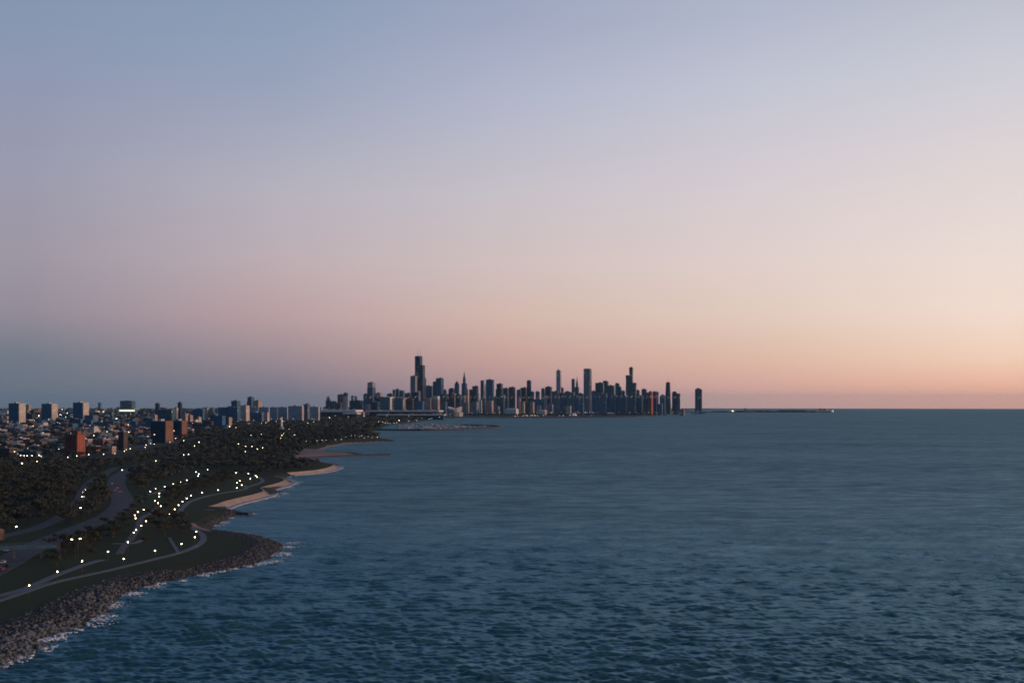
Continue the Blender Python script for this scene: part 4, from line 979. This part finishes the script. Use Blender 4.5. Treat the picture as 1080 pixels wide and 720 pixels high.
near(95,103,432.8,439.5,'tan','low tan hall under the floodlight row',name='low_block',cat='building',ratio=.5)
near(103.5,107,424.6,432.8,'slate','small dark block on the horizon right of the third pale tower')
near(24.5,33,427,434,'tan','low tan building right behind the first pale tower, on the horizon',name='low_block',cat='building',ratio=.5)
near(36.5,43,431.5,437,'brick','low reddish building between the first and middle pale towers, on the skyline',name='low_block',cat='building')
near(0,10.5,432.8,437.5,'white','long low white-lit building at the left edge beside the first pale tower',name='low_block',cat='building',ratio=.4)
near(2,10,438.8,444,'tan','low tan building at the left edge under the long white one',name='low_block',cat='building',ratio=.5)
near(30,50.5,470.6,475.5,'grey','long grey low roof at the near city edge',name='low_block',cat='building',ratio=.35,mroof='roofpale')
near(0,23,465,471.5,'umber','long dark low building at the left edge near the wood',name='low_block',cat='building',ratio=.35)
near(12,26,452.8,458,'slate','dark low hall below the first pale tower',name='low_block',cat='building',ratio=.5)
near(137,158,451.2,455,'bluegrey','long pale-roofed low building left of the left brown block',name='low_block',cat='building',ratio=.3,mroof='roofpale')
near(135,165,461,466,'grey','long grey low building in front of the left brown block',name='low_block',cat='building',ratio=.25,mroof='roofpale')
near(254,264,446.2,449.5,'white','low pale shed in the dark trees left of the obelisk',name='low_block',cat='building',ratio=.4)
near(272,276,442.5,447.5,'brick','small reddish house in the trees below the teal slabs',name='low_block',cat='building')
def grandstand():
    D = 7000; loc = GD(134, D); root = empty('stadium', loc, GRID); tag(root, 'long low hall with a glowing yellowish front near the horizon', 'hall')
    w = 18.5/FPX*D*1.05; mb = MB(); mb.box(-w/2, w/2, 0, 40, -4, 42); mb.build('wall', M['slate'], root)
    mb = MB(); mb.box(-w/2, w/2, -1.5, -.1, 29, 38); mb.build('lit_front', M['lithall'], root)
    mb = MB(); mb.box(-w/2-3, w/2+3, -8, 44, 42.1, 45); mb.build('roof', M['roofpale'], root)
grandstand()
# ------------------------------------------------------------------ convention hall, stadium, obelisk, harbour, pier
def hall(u0, u1, vtop, D, depth, label, th=9, inset=18):
    loc = GD((u0+u1)/2, D); root = empty('convention_hall', loc, R_(-6)); tag(root, label, 'convention hall')
    w = (u1-u0)/FPX*D; H = CAM_H-(vtop-HV)/FPX*D-loc.z
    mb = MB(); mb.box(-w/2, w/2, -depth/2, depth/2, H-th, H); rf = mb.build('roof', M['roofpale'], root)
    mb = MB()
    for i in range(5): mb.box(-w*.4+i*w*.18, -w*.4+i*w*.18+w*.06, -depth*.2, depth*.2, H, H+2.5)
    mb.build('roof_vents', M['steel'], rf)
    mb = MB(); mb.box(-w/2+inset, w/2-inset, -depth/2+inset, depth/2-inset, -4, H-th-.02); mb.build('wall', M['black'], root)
    n = max(5, int(w/34))
    for i in range(n):
        x = -w/2+6+(w-12)*i/(n-1); mb = MB(); mb.box(x-1.2, x+1.2, -depth/2+4, -depth/2+6.4, -4, H-th-.02); mb.build('column', M['darksteel'], root)
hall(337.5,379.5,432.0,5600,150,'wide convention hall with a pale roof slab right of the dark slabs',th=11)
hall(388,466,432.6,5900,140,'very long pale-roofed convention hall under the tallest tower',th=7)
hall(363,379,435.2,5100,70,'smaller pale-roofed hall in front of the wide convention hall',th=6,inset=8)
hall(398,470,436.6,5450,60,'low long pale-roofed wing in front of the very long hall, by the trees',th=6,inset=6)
near(380.5,384.5,434.5,440,'pink','small pinkish lit building between the two convention halls',name='low_block',cat='building')
def stadium():
    D = 6600; loc = GD(480, D); root = empty('stadium', loc, GRID); tag(root, 'grey round stadium bowl at the water end of the long hall', 'stadium')
    a, b_ = 13.6/FPX*D/2, 13.6/FPX*D/2*1.25; n = 32
    ring = lambda k: [(a*k*math.cos(2*math.pi*i/n), b_*k*math.sin(2*math.pi*i/n)) for i in range(n)]
    Ht = CAM_H-(428.6-HV)/FPX*D-loc.z
    mb = MB(); mb.prism(ring(.92), -4, Ht*.45, ring(1.0)); mb.build('base_wall', M['granite'], root)
    vs = []; fs = []; o = ring(1.0); o2 = ring(1.06); inn = ring(.6)
    hts = [Ht*(.62+.38*abs(math.cos(2*math.pi*i/n))) for i in range(n)]
    for i in range(n): vs += [(*o[i], Ht*.45+.1), (*o2[i], hts[i]), (*inn[i], Ht*.4)]
    for i in range(n):
        p, q = 3*i, 3*((i+1) % n); fs += [(p, q, q+1, p+1), (p+1, q+1, q+2, p+2)]
    MB().add(vs, fs).build('seating_bowl', M['silver'], root)
    for s_ in (-1, 1):
        for i in range(7):
            mb = MB(); mb.cyl(s_*a*1.0, -b_*.5+b_*i/6, -3, Ht*.4, 1.6, n=8); mb.build('column', M['whitesteel'], root)
stadium()
def museum(u0, u1, vtop, D, label, m):
    loc = GD((u0+u1)/2, D); root = empty('museum', loc, GRID); tag(root, label, 'museum'); w = (u1-u0)/FPX*D; H = CAM_H-(vtop-HV)/FPX*D-loc.z
    mb = MB(); mb.box(-w/2, w/2, -25, 25, -3, H*.8); mb.build('wall', M[m], root)
    mb = MB(); mb.prism([(-w/2-1,-26),(w/2+1,-26),(w/2+1,26),(-w/2-1,26)], H*.8, H, [(-w/2+8,-4),(w/2-8,-4),(w/2-8,4),(-w/2+8,4)]); mb.build('roof', M['roofpale'], root)
    for i in range(6): mb = MB(); mb.cyl(-w*.25+w*.1*i, -28, -3, H*.78, 1.1, n=8); mb.build('column', M['whitesteel'], root)
museum(534,546,430.2,7250,'long white museum with a shallow pitched roof on the waterfront','white')
museum(568,576,432,7150,'small salmon-coloured waterfront hall right of the orange lamps','tan')
def aquarium(u, v, D, w, label):
    loc = GD(u, D); root = empty('pavilion', loc, 0); tag(root, label, 'pavilion')
    mb = MB(); mb.cyl(0, 0, -2, 9, w, n=8); mb.build('wall', M['white'], root)
    mb = MB(); mb.cyl(0, 0, 9, 17, w*.95, w*.12, n=8); mb.build('roof', M['roofpale'], root)
aquarium(604, 436, 7100, 26, 'eight-sided white pavilion on the waterfront under the twin towers')
aquarium(606.5, 434, 7500, 22, 'smaller white pavilion behind the eight-sided one')
def band(u0, u1, v, D, label):
    w0, w1 = GD(u0, D), GD(u1, D); root = empty('band_shell', (w0+w1)/2, 0); tag(root, label, 'canopy'); w = (w1-w0).x
    mb = MB(); mb.prism([(-w/2,-20),(w/2,-20),(w/2,20),(-w/2,20)], 13, 17, [(-w/2+5,-14),(w/2-5,-14),(w/2-5,14),(-w/2+5,14)]); mb.build('roof', M['roofpale'], root)
    for i in range(6): mb = MB(); mb.box(-w/2+4+(w-8)*i/5-.7, -w/2+4+(w-8)*i/5+.7, -16, -14.6, -3, 12.95); mb.build('column', M['concrete'], root)
band(610, 620, 434, 7500, 'long white canopy on the waterfront left of the broad grey shaft')
band(621.5, 627.5, 434, 7450, 'short white canopy on the waterfront at the foot of the broad grey shaft')
band(640, 648, 435.5, 7300, 'dim white canopy on the waterfront below the flat teal tower')
def obelisk():
    D = G(296.9, 452).y; loc = GD(296.9, D); root = empty('monument_column', loc, GRID); tag(root, 'tall white memorial column rising from the dark trees', 'monument')
    H = CAM_H-(438.6-HV)/FPX*D-loc.z; s = H/30
    mb = MB(); mb.box(-4*s, 4*s, -4*s, 4*s, -1, 3*s).box(-2.6*s, 2.6*s, -2.6*s, 2.6*s, 3*s, 6*s); mb.build('plinth', M['white'], root)
    mb = MB(); mb.cyl(0, 0, 6*s, 26*s, 2.2*s, 1.7*s, 12).cyl(0, 0, 26*s, 27*s, 2.4*s, 2.4*s, 12); mb.build('shaft', M['whitesteel'], root)
    mb = MB(); mb.cyl(0, 0, 27*s, 29.2*s, .7*s, .5*s, 8).ball(0, 0, 29.6*s, .5*s); mb.build('statue', M['steel'], root)
obelisk()
M['blackrock'] = plain('breakwater_stone', (.05,.05,.052), .95, .3, .1)
def mole(px, w, h, label, m='blackrock', name='breakwater', cat='breakwater'):
    pts = line_w(px, 1); vs, fs = sweep(pts, [(w*.5, -3), (-w*.5, -3), (-w*.3, h), (w*.3, h)], 15)
    o = MB().add(vs, fs).build(name, M[m]); tag(o, label, cat); return pts
mole([(398,453.2),(430,453.6),(455,453.7),(485,453),(510,451.8),(524,450.8),(529,449.9),(524,449.3),(510,448.5),(494,448.2),(480,448.3)], 16, 4.2, 'dark stone breakwater curling round the harbour moorings')
mole([(321,482.6),(345,481.1),(384,479.5),(411,478.7)], 7, 2.2, 'thin dark jetty running out from the reddish beach', name='jetty', cat='jetty')
mole([(312,483.2),(322,484.6),(326,484)], 5, 2.6, 'short pale concrete wall at the near corner of the reddish beach', 'concrete', 'sea_wall', 'sea wall')
mole([(246,540.2),(256,541.2),(264,541.6)], 7, 1.8, 'dark rock spit poking out of the small cove', name='rock_spit', cat='rock spit')
mole([(545,440.3),(600,440.1),(650,439.7),(668,439.2)], 12, 3.6, 'dark long sea wall along the skyline waterfront', name='sea_wall', cat='sea wall')
mole([(668,438.9),(690,438.5),(703,438)], 25, 4.5, 'dark low breakwater before the red-lit slab')
mole([(690,435.5),(712,434.8),(740,434.4)], 45, 4.0, 'low dark shore wall leading from the skyline to the lone tower', name='sea_wall', cat='sea wall')
def boat_proto():
    root = empty('sailing_boat', (0,0,0)); L = 5.5
    mb = MB(); o = [(-L,-1.5),(L*.4,-1.7),(L,0),(L*.4,1.7),(-L,1.5)]; mb.prism([(x*.9, y*.7) for x, y in o], -.3, 1.3, o); mb.build('hull', M['boat'], root)
    mb = MB(); mb.prism([(-3,-1),(1.2,-1),(1.2,1),(-3,1)], 1.3, 2.3, [(-2.7,-.8),(.6,-.8),(.6,.8),(-2.7,.8)]); mb.build('cabin', M['boat'], root)
    mb = MB(); mb.cyl(.8, 0, 1.3, 11, .09, .05, 6).box(-3.2, .8, -.16, .16, 2.9, 3.2); mb.build('mast', M['steel'], root); return root
bp_ = boat_proto(); n_ = 0
HARB = wpoly([(412,452.6),(420,449),(440,446.8),(470,447.6),(492,449),(512,449.2),(516,450),(505,451.3),(480,452.2),(450,452.8),(425,452.9)], 0)
for p in in_poly_pts(HARB, 150):
    if sd([p])[0] > -14: continue
    s = random.uniform(.9, 1.6)
    t = clone(bp_, (p[0], p[1], .1+drop(p[0], p[1])), random.choice((0, R_(-20), R_(160)))+random.gauss(0, .15), s)
    tag(t, 'white moored sailing boat among the rows inside the harbour breakwater', 'sailing boat', 'boats moored in the harbour')
for c in list(bp_.children): bpy.data.objects.remove(c)
bpy.data.objects.remove(bp_)
# pier and outer breakwater at the lake end
def pier():
    D = 10400; a, b_ = GD(744, D, 0), GD(878, D, 0); root = empty('pier', a, 0); tag(root, 'long dark pier with sheds stretching out from behind the lone tower', 'pier')
    L = (b_-a).x; k = D/FPX; U = lambda u: (u-744)*k
    mb = MB(); mb.box(0, L, 0, 90, -6, 6); mb.build('deck', M['blackrock'], root)
    for u0, u1, h, m in ((752,768,14,'slate'),(775,786,19,'black'),(786,797,22,'grey'),(798,812,22,'black'),(813,822,18,'slate'),(823,850,24,'black'),(851,860,17,'slate')):
        mb = MB(); w = U(u1)-U(u0); x = U(u0)
        mb.box(x, x+w, 15, 70, 6, h*.75); sh = mb.build('shed', M[m], root)
        mb = MB(); mb.prism([(x-2,12),(x+w+2,12),(x+w+2,73),(x-2,73)], h*.75, h, [(x+3,40),(x+w-3,40),(x+w-3,44),(x+3,44)]); mb.build('roof', M['roof'], sh)
    for u in (866.5, 870.5): mb = MB(); mb.box(U(u)-7, U(u)+7, 30, 44, 6, 34); mb.cyl(U(u), 37, 34, 42, 8, 1, 8); mb.build('end_tower', M['umber'], root)
    mb = MB(); mb.box(U(861), U(876), 22, 60, 6, 20); mb.cyl(U(873), 40, 20, 30, 20, 6, 12); mb.build('end_hall', M['pale'], root)
    mb = MB(); mb.ball(U(772.5), 20, 12, 20, .7, 10, 6); mb.build('white_tent', M['whitesteel'], root)
    mb = MB(); mb.box(U(876), U(879.5), 10, 60, 6, 14); mb.build('white_pavilion', M['whitesteel'], root)
    lm = MB(); lm.ball(U(772.5), -4, 14, 2.2, 1); lm.build('lamp', M['lit'], root)
    lm = MB(); lm.ball(U(878.5), 0, 12, 1.2, 1); lm.build('lamp', M['lit'], root)
pier()
def crib():
    D = 17000; loc = GD(786.2, D, 0); root = empty('intake_crib', loc, 0); tag(root, 'tiny round water intake station out on the horizon', 'water station')
    mb = MB(); mb.cyl(0, 0, -5, 9, 28, n=16); mb.build('base', M['blackrock'], root)
    mb = MB(); mb.cyl(0, 0, 9, 22, 17, n=12); mb.build('house', M['umber'], root)
    mb = MB(); mb.cyl(0, 0, 22, 42, 4, 3, 8).cyl(0, 0, 42, 47, 5, .5, 8); mb.build('light_tower', M['whitesteel'], root)
crib()
# ------------------------------------------------------------------ footbridge over the drive, gatehouse, cars
M['bluesteel'] = plain('blue_painted_steel', (.045,.10,.14), .5, .2, .2)
def bridge():
    a, b_ = G(-32, 578.5, LAND+6).to_2d(), G(60, 574.5, LAND+6).to_2d(); L = (b_-a).length; root = empty('footbridge', (a.x, a.y, LAND+drop(a.x, a.y)), math.atan2((b_-a).y, (b_-a).x))
    tag(root, 'long blue footbridge crossing the drive at the left edge', 'footbridge')
    mb = MB(); mb.box(0, L, -2.2, 2.2, 5.6, 6.1); mb.build('deck', M['path'], root)
    for y in (-2.2, 2.2):
        s_ = 1 if y > 0 else -1; mb = MB(); y0, y1 = sorted((y+.02*s_, y+.3*s_)); mb.box(0, L, y0, y1, 4.9, 6.4); mb.build('girder', M['bluesteel'], root)
        mb = MB(); mb.box(0, L, y-.06, y+.06, 7.5, 7.62)
        for i in range(int(L/2)): mb.box(2*i+.1, 2*i+.2, y-.05, y+.05, 6.42, 7.5)
        mb.build('railing', M['bluesteel'], root)
    for x in (.18, .5, .82): mb = MB(); mb.box(L*x-.4, L*x+.4, -1.4, 1.4, -1, 4.88); mb.build('pier', M['darksteel'], root)
    mb = MB(); mb.box(L+.02, L+1.6, -1.8, 1.8, -1, 6.1).box(L+.02, L+1.6, -1.8, -1.6, 6.1, 7.3).box(L+.02, L+1.6, 1.6, 1.8, 6.1, 7.3); mb.build('abutment', M['blackrock'], root)
bridge()
def gatehouse():
    w = G(-1.0, 569); root = empty('gatehouse', w, GRID); root.scale = (.6, .6, .6); tag(root, 'small brownish brick tower at the left edge behind the blue footbridge', 'gatehouse')
    mb = MB(); mb.box(-3.2, 3.2, -3, 3, -1, 9); mb.build('wall', plain('brown_brickwork', (.075,.055,.048)), root)
    mb = MB(); mb.prism([(-3.7,-3.5),(3.7,-3.5),(3.7,3.5),(-3.7,3.5)], 9, 11, [(-.3,-.3),(.3,-.3),(.3,.3),(-.3,.3)]); mb.build('roof', M['brown'], root)
    mb = MB(); mb.box(-.6, .6, -3.12, -3.0, -.1, 2.2); mb.build('door', M['darksteel'], root)
    for x in (-1.8, 1.8): mb = MB(); mb.box(x-.5, x+.5, -3.1, -3.0, 5, 6.6); mb.build('window', M['darksteel'], root)
gatehouse()
CARP = {k: plain('car_paint_'+k, c, .3, .05, 1, .5) for k, c in dict(white=(.7,.7,.7), black=(.02,.02,.022), red=(.28,.03,.03), silver=(.45,.46,.48), blue=(.05,.08,.16)).items()}
def car(u, v, paint, away, label, van=False, lights=True):
    w = G(u, v, LAND+.1); P2 = np.array([tuple(p) for p in LSD]); 
    best = min((np.linalg.norm(ln-np.array([w.x, w.y]), axis=1).min(), i) for i, (ln, _) in enumerate(KEEPOUT[:12]))[1]
    ln = KEEPOUT[best][0]; i = int(np.argmin(np.linalg.norm(ln-np.array([w.x, w.y]), axis=1))); i0, i1 = max(i-1, 0), min(i+1, len(ln)-1)
    dv = ln[i1]-ln[i0]; ang = math.atan2(dv[1], dv[0])
    if (dv[1] > 0) != away: ang += math.pi
    root = empty('van' if van else 'car', (w.x, w.y, LAND+.1+drop(w.x, w.y)), ang); tag(root, label, 'van' if van else 'car')
    prof = [(-2.3,.35),(2.3,.35),(2.35,.75),(1.2,1.0),(-2.3,1.05)] if not van else [(-2.6,.35),(2.6,.35),(2.65,1.1),(1.9,1.25),(1.3,2.2),(-2.6,2.3)]
    hw = .9 if not van else 1.0; n = len(prof); mb = MB()
    mb.add([(x, -hw, z) for x, z in prof]+[(x, hw, z) for x, z in prof], [tuple(range(n)), tuple(range(n, 2*n))[::-1]]+[(i, n+i, n+(i+1) % n, (i+1) % n) for i in range(n)]); mb.build('body', CARP[paint], root)
    mb = MB()
    if van: mb.prism([(1.35,-.92),(1.9,-.92),(1.9,.92),(1.35,.92)], 1.3, 2.1, [(1.32,-.85),(1.42,-.85),(1.42,.85),(1.32,.85)])
    else: mb.prism([(-1.9,-.8),(1.0,-.8),(1.0,.8),(-1.9,.8)], 1.04, 1.48, [(-1.4,-.66),(.2,-.66),(.2,.66),(-1.4,.66)])
    mb.build('windscreen' if van else 'cabin_glass', M['glassdark'], root)
    for x in (-1.4, 1.45):
        for y in (-.82, .82):
            c = [(x+.34*math.cos(t), .34+.34*math.sin(t)) for t in [6.283*i/12 for i in range(12)]]
            mb = MB(); mb.add([(a, y-.12, z) for a, z in c]+[(a, y+.12, z) for a, z in c], [tuple(range(12)), tuple(range(12, 24))[::-1]]+[(i, 12+i, 12+(i+1) % 12, (i+1) % 12) for i in range(12)]); mb.build('wheel', M['darksteel'], root)
    f = 2.66 if van else 2.33; 
    for y in (-.62, .62):
        mb = MB(); mb.box(f-.05, f+.1, y-.2, y+.2, .58, .82); mb.build('headlight', M['headlight'] if lights else M['whitesteel'], root)
        mb = MB(); mb.box(-f-.02 if not van else -2.7, -f+.06 if not van else -2.6, y-.2, y+.2, .7, .95); mb.build('taillight', M['taillight'] if lights else M['darksteel'], root)
    return root
car(90.8,516.6,'silver',False,'silver car with glaring headlights, leading the pair on the left carriageway')
car(88.6,520,'black',False,'black car with glaring headlights, nearer of the pair on the left carriageway')
car(87.2,524.2,'red',False,'red car just below the pair with glaring headlights')
car(118,510.2,'white',True,'white car small on the right carriageway at the top of its bend',lights=False)
car(124,515.2,'red',True,'red car with red tail lights in the bend of the right carriageway')
car(127,519.4,'black',True,'dark car with red tail lights nearer in the bend of the right carriageway')
car(122,517.5,'blue',True,'blue car with red tail lights at the left side of the bend')
car(3,593.5,'silver',True,'silver car at the left edge below the footbridge',lights=False)
car(8,597,'black',True,'black car low at the left edge below the footbridge',lights=False)
car(1.5,601,'red',True,'red car lowest at the left edge on the wide carriageway',lights=False)
car(7.5,580.6,'white',False,'white van coming out from under the footbridge',van=True,lights=False)
car(142,492.2,'white',False,'white car with headlights far up the winding drive beyond the bend')
# ------------------------------------------------------------------ low houses of the inland streets
def house_mesh(w, d, h, wall, roof, pitched):
    mb = MB(); mb.box(-w/2, w/2, -d/2, d/2, -2, h)
    if pitched: mb.prism([(-w/2-.4,-d/2-.4),(w/2+.4,-d/2-.4),(w/2+.4,d/2+.4),(-w/2-.4,d/2+.4)], h+.003, h+3.6, [(-w/2+1,-.15),(w/2-1,-.15),(w/2-1,.15),(-w/2+1,.15)], 1)
    else: mb.box(-w/2-.2, w/2+.2, -d/2-.2, d/2+.2, h+.003, h+.8, 1).box(-w*.2, w*.05, -d*.2, d*.1, h+.803, h+2.6, 1)
    return mb.mesh('house', [M[wall], M[roof]])
HV_ = [(house_mesh(15,11,8,'umber','roof',True),'dark pitched-roof house on the inland streets beyond the park wood','pitched-roof houses of the inland streets','house'),
       (house_mesh(24,13,9,'umber','roof',False),'dark wide flat-roofed walk-up on the inland streets beyond the park wood','dark walk-ups of the inland streets','walk-up'),
       (house_mesh(32,13,8,'slate','roof',False),'long slate-coloured flat building on the inland streets beyond the park wood','slate buildings of the inland streets','building'),
       (house_mesh(22,14,8,'grey','roofpale',False),'grey building with a pale flat roof on the inland streets beyond the park wood','pale-roofed buildings of the inland streets','building'),
       (house_mesh(18,12,9,'brown','roof',False),'dull brown taller flat-roofed building on the inland streets beyond the park wood','taller brown buildings of the inland streets','building')]
CITY = wpoly([(-20,445),(228,440),(226,447),(200,458),(170,466),(120,474),(62,482),(-20,483)])
lo, hi = CITY.min(0), CITY.max(0); n_ = 0
q = in_poly_pts(CITY, 900); u_ = 540+FPX*q[:, 0]/q[:, 1]; w_ = 1/q[:, 1]
q = q[(u_ > -5) & (clear_of(q))]; q = q[np.argsort(-(1/q[:, 1])*rng.random(len(q))**.6)][:285]
for p in q:
    me, lab, grp, cat = HV_[random.choices(range(5), (5, 4, 3, 2, 2))[0]]
    o = link('house' if cat == 'house' else 'low_building', me, None, (p[0], p[1], LAND+drop(p[0], p[1])), GRID+random.choice((0, math.pi/2))); s = random.uniform(.8, 1.25); o.scale = (s, s, s*random.uniform(.8, 1.4))
    tag(o, lab, cat, grp)
# the city beyond, out to the horizon: too many to count
Vs = []; Fs = []; mi = []; n_ = 0; cube = np.array([(-1,-1,0),(1,-1,0),(1,1,0),(-1,1,0),(-1,-1,1),(1,-1,1),(1,1,1),(-1,1,1)], float)
cf = np.array([(4,5,6,7),(0,1,5,4),(1,2,6,5),(2,3,7,6),(3,0,4,7)])
c_, s_ = math.cos(GRID), math.sin(GRID)
for _ in range(5200):
    D = 3000*(26000/3000)**rng.random(); t = rng.uniform(-.72, .02 if D > 8800 else -.18 if D > 5200 else -.26); x = t*D
    if sd([(x, D)])[0] < 120: continue
    w, d_, h = rng.uniform(8, 34)*(1+D/14000), rng.uniform(8, 22)*(1+D/14000), rng.choice([7, 9, 11, 14, 19, 26, 40], p=[.25,.25,.2,.14,.1,.045,.015])*rng.uniform(.8, 1.2)
    v = cube*np.array([w/2, d_/2, h]); Vs.append(np.stack([v[:, 0]*c_-v[:, 1]*s_+x, v[:, 0]*s_+v[:, 1]*c_+D, v[:, 2]+LAND-1+drop(x, D)], 1)); Fs.append(cf+8*n_); mi += [rng.choice(6, p=[.28,.22,.18,.14,.1,.08])]*5; n_ += 1
tag(link('distant_city', np_mesh('distant_city', np.concatenate(Vs), np.concatenate(Fs), [M[k] for k in ('slate','umber','bluegrey','black','brown','pale')], False, mi)), 'low dark city spreading back to the horizon', 'city', kind='stuff')
# far city lights
def far_lights():
    Vs = []; Fs = []; n = 0
    for _ in range(420):
        D = 3200*(20000/3200)**rng.random(); t = rng.uniform(-.5, -.17); x = t*D
        if sd([(x, D)])[0] < 150: continue
        s = rng.uniform(.3, .8)*(D/5000)**.6; v = v0*s; Vs.append(v+np.array([x, D, LAND+11+8*rng.random()+drop(x, D)])); Fs.append(f0+n*len(v0)); n += 1
    tag(link('distant_lights', np_mesh('distant_lights', np.concatenate(Vs), np.concatenate(Fs), M['farlit'])), 'scattered lights of the far city', 'lights', kind='stuff')
M['farlit'] = glow('far_street_light', (1, .9, .72), 6.0)
far_lights()
# ------------------------------------------------------------------ the evening air
HAZE = 1e-5
if HAZE:
    hm = bpy.data.materials.new('haze'); hm.use_nodes = True; n = hm.node_tree; n.nodes.clear()
    o = n.nodes.new('ShaderNodeOutputMaterial'); v = n.nodes.new('ShaderNodeVolumePrincipled'); n.links.new(v.outputs[0], o.inputs['Volume'])
    v.inputs['Density'].default_value = HAZE; v.inputs['Color'].default_value = (.42, .76, 1.0, 1); v.inputs['Anisotropy'].default_value = .2
    mb = MB(); mb.box(-110000, 135000, -2500, 60500, -1900, 520); h_ = mb.build('haze', hm); tag(h_, kind='stuff'); tag(h_, 'thin evening haze over lake and city', 'haze')
    hm.cycles.homogeneous_volume = True if hasattr(hm, 'cycles') and hasattr(hm.cycles, 'homogeneous_volume') else False
c = scene.cycles
c.pixel_filter_type = 'BLACKMAN_HARRIS'; c.filter_width = 1.75; c.max_bounces = 5; c.diffuse_bounces = 2; c.glossy_bounces = 3; c.transmission_bounces = 1; c.volume_bounces = 0; c.sample_clamp_indirect = 1.0
c.use_denoising = True; c.denoiser = 'OPENIMAGEDENOISE'; c.denoising_input_passes = 'RGB_ALBEDO_NORMAL'
print('OBJECTS', len(scene.objects))
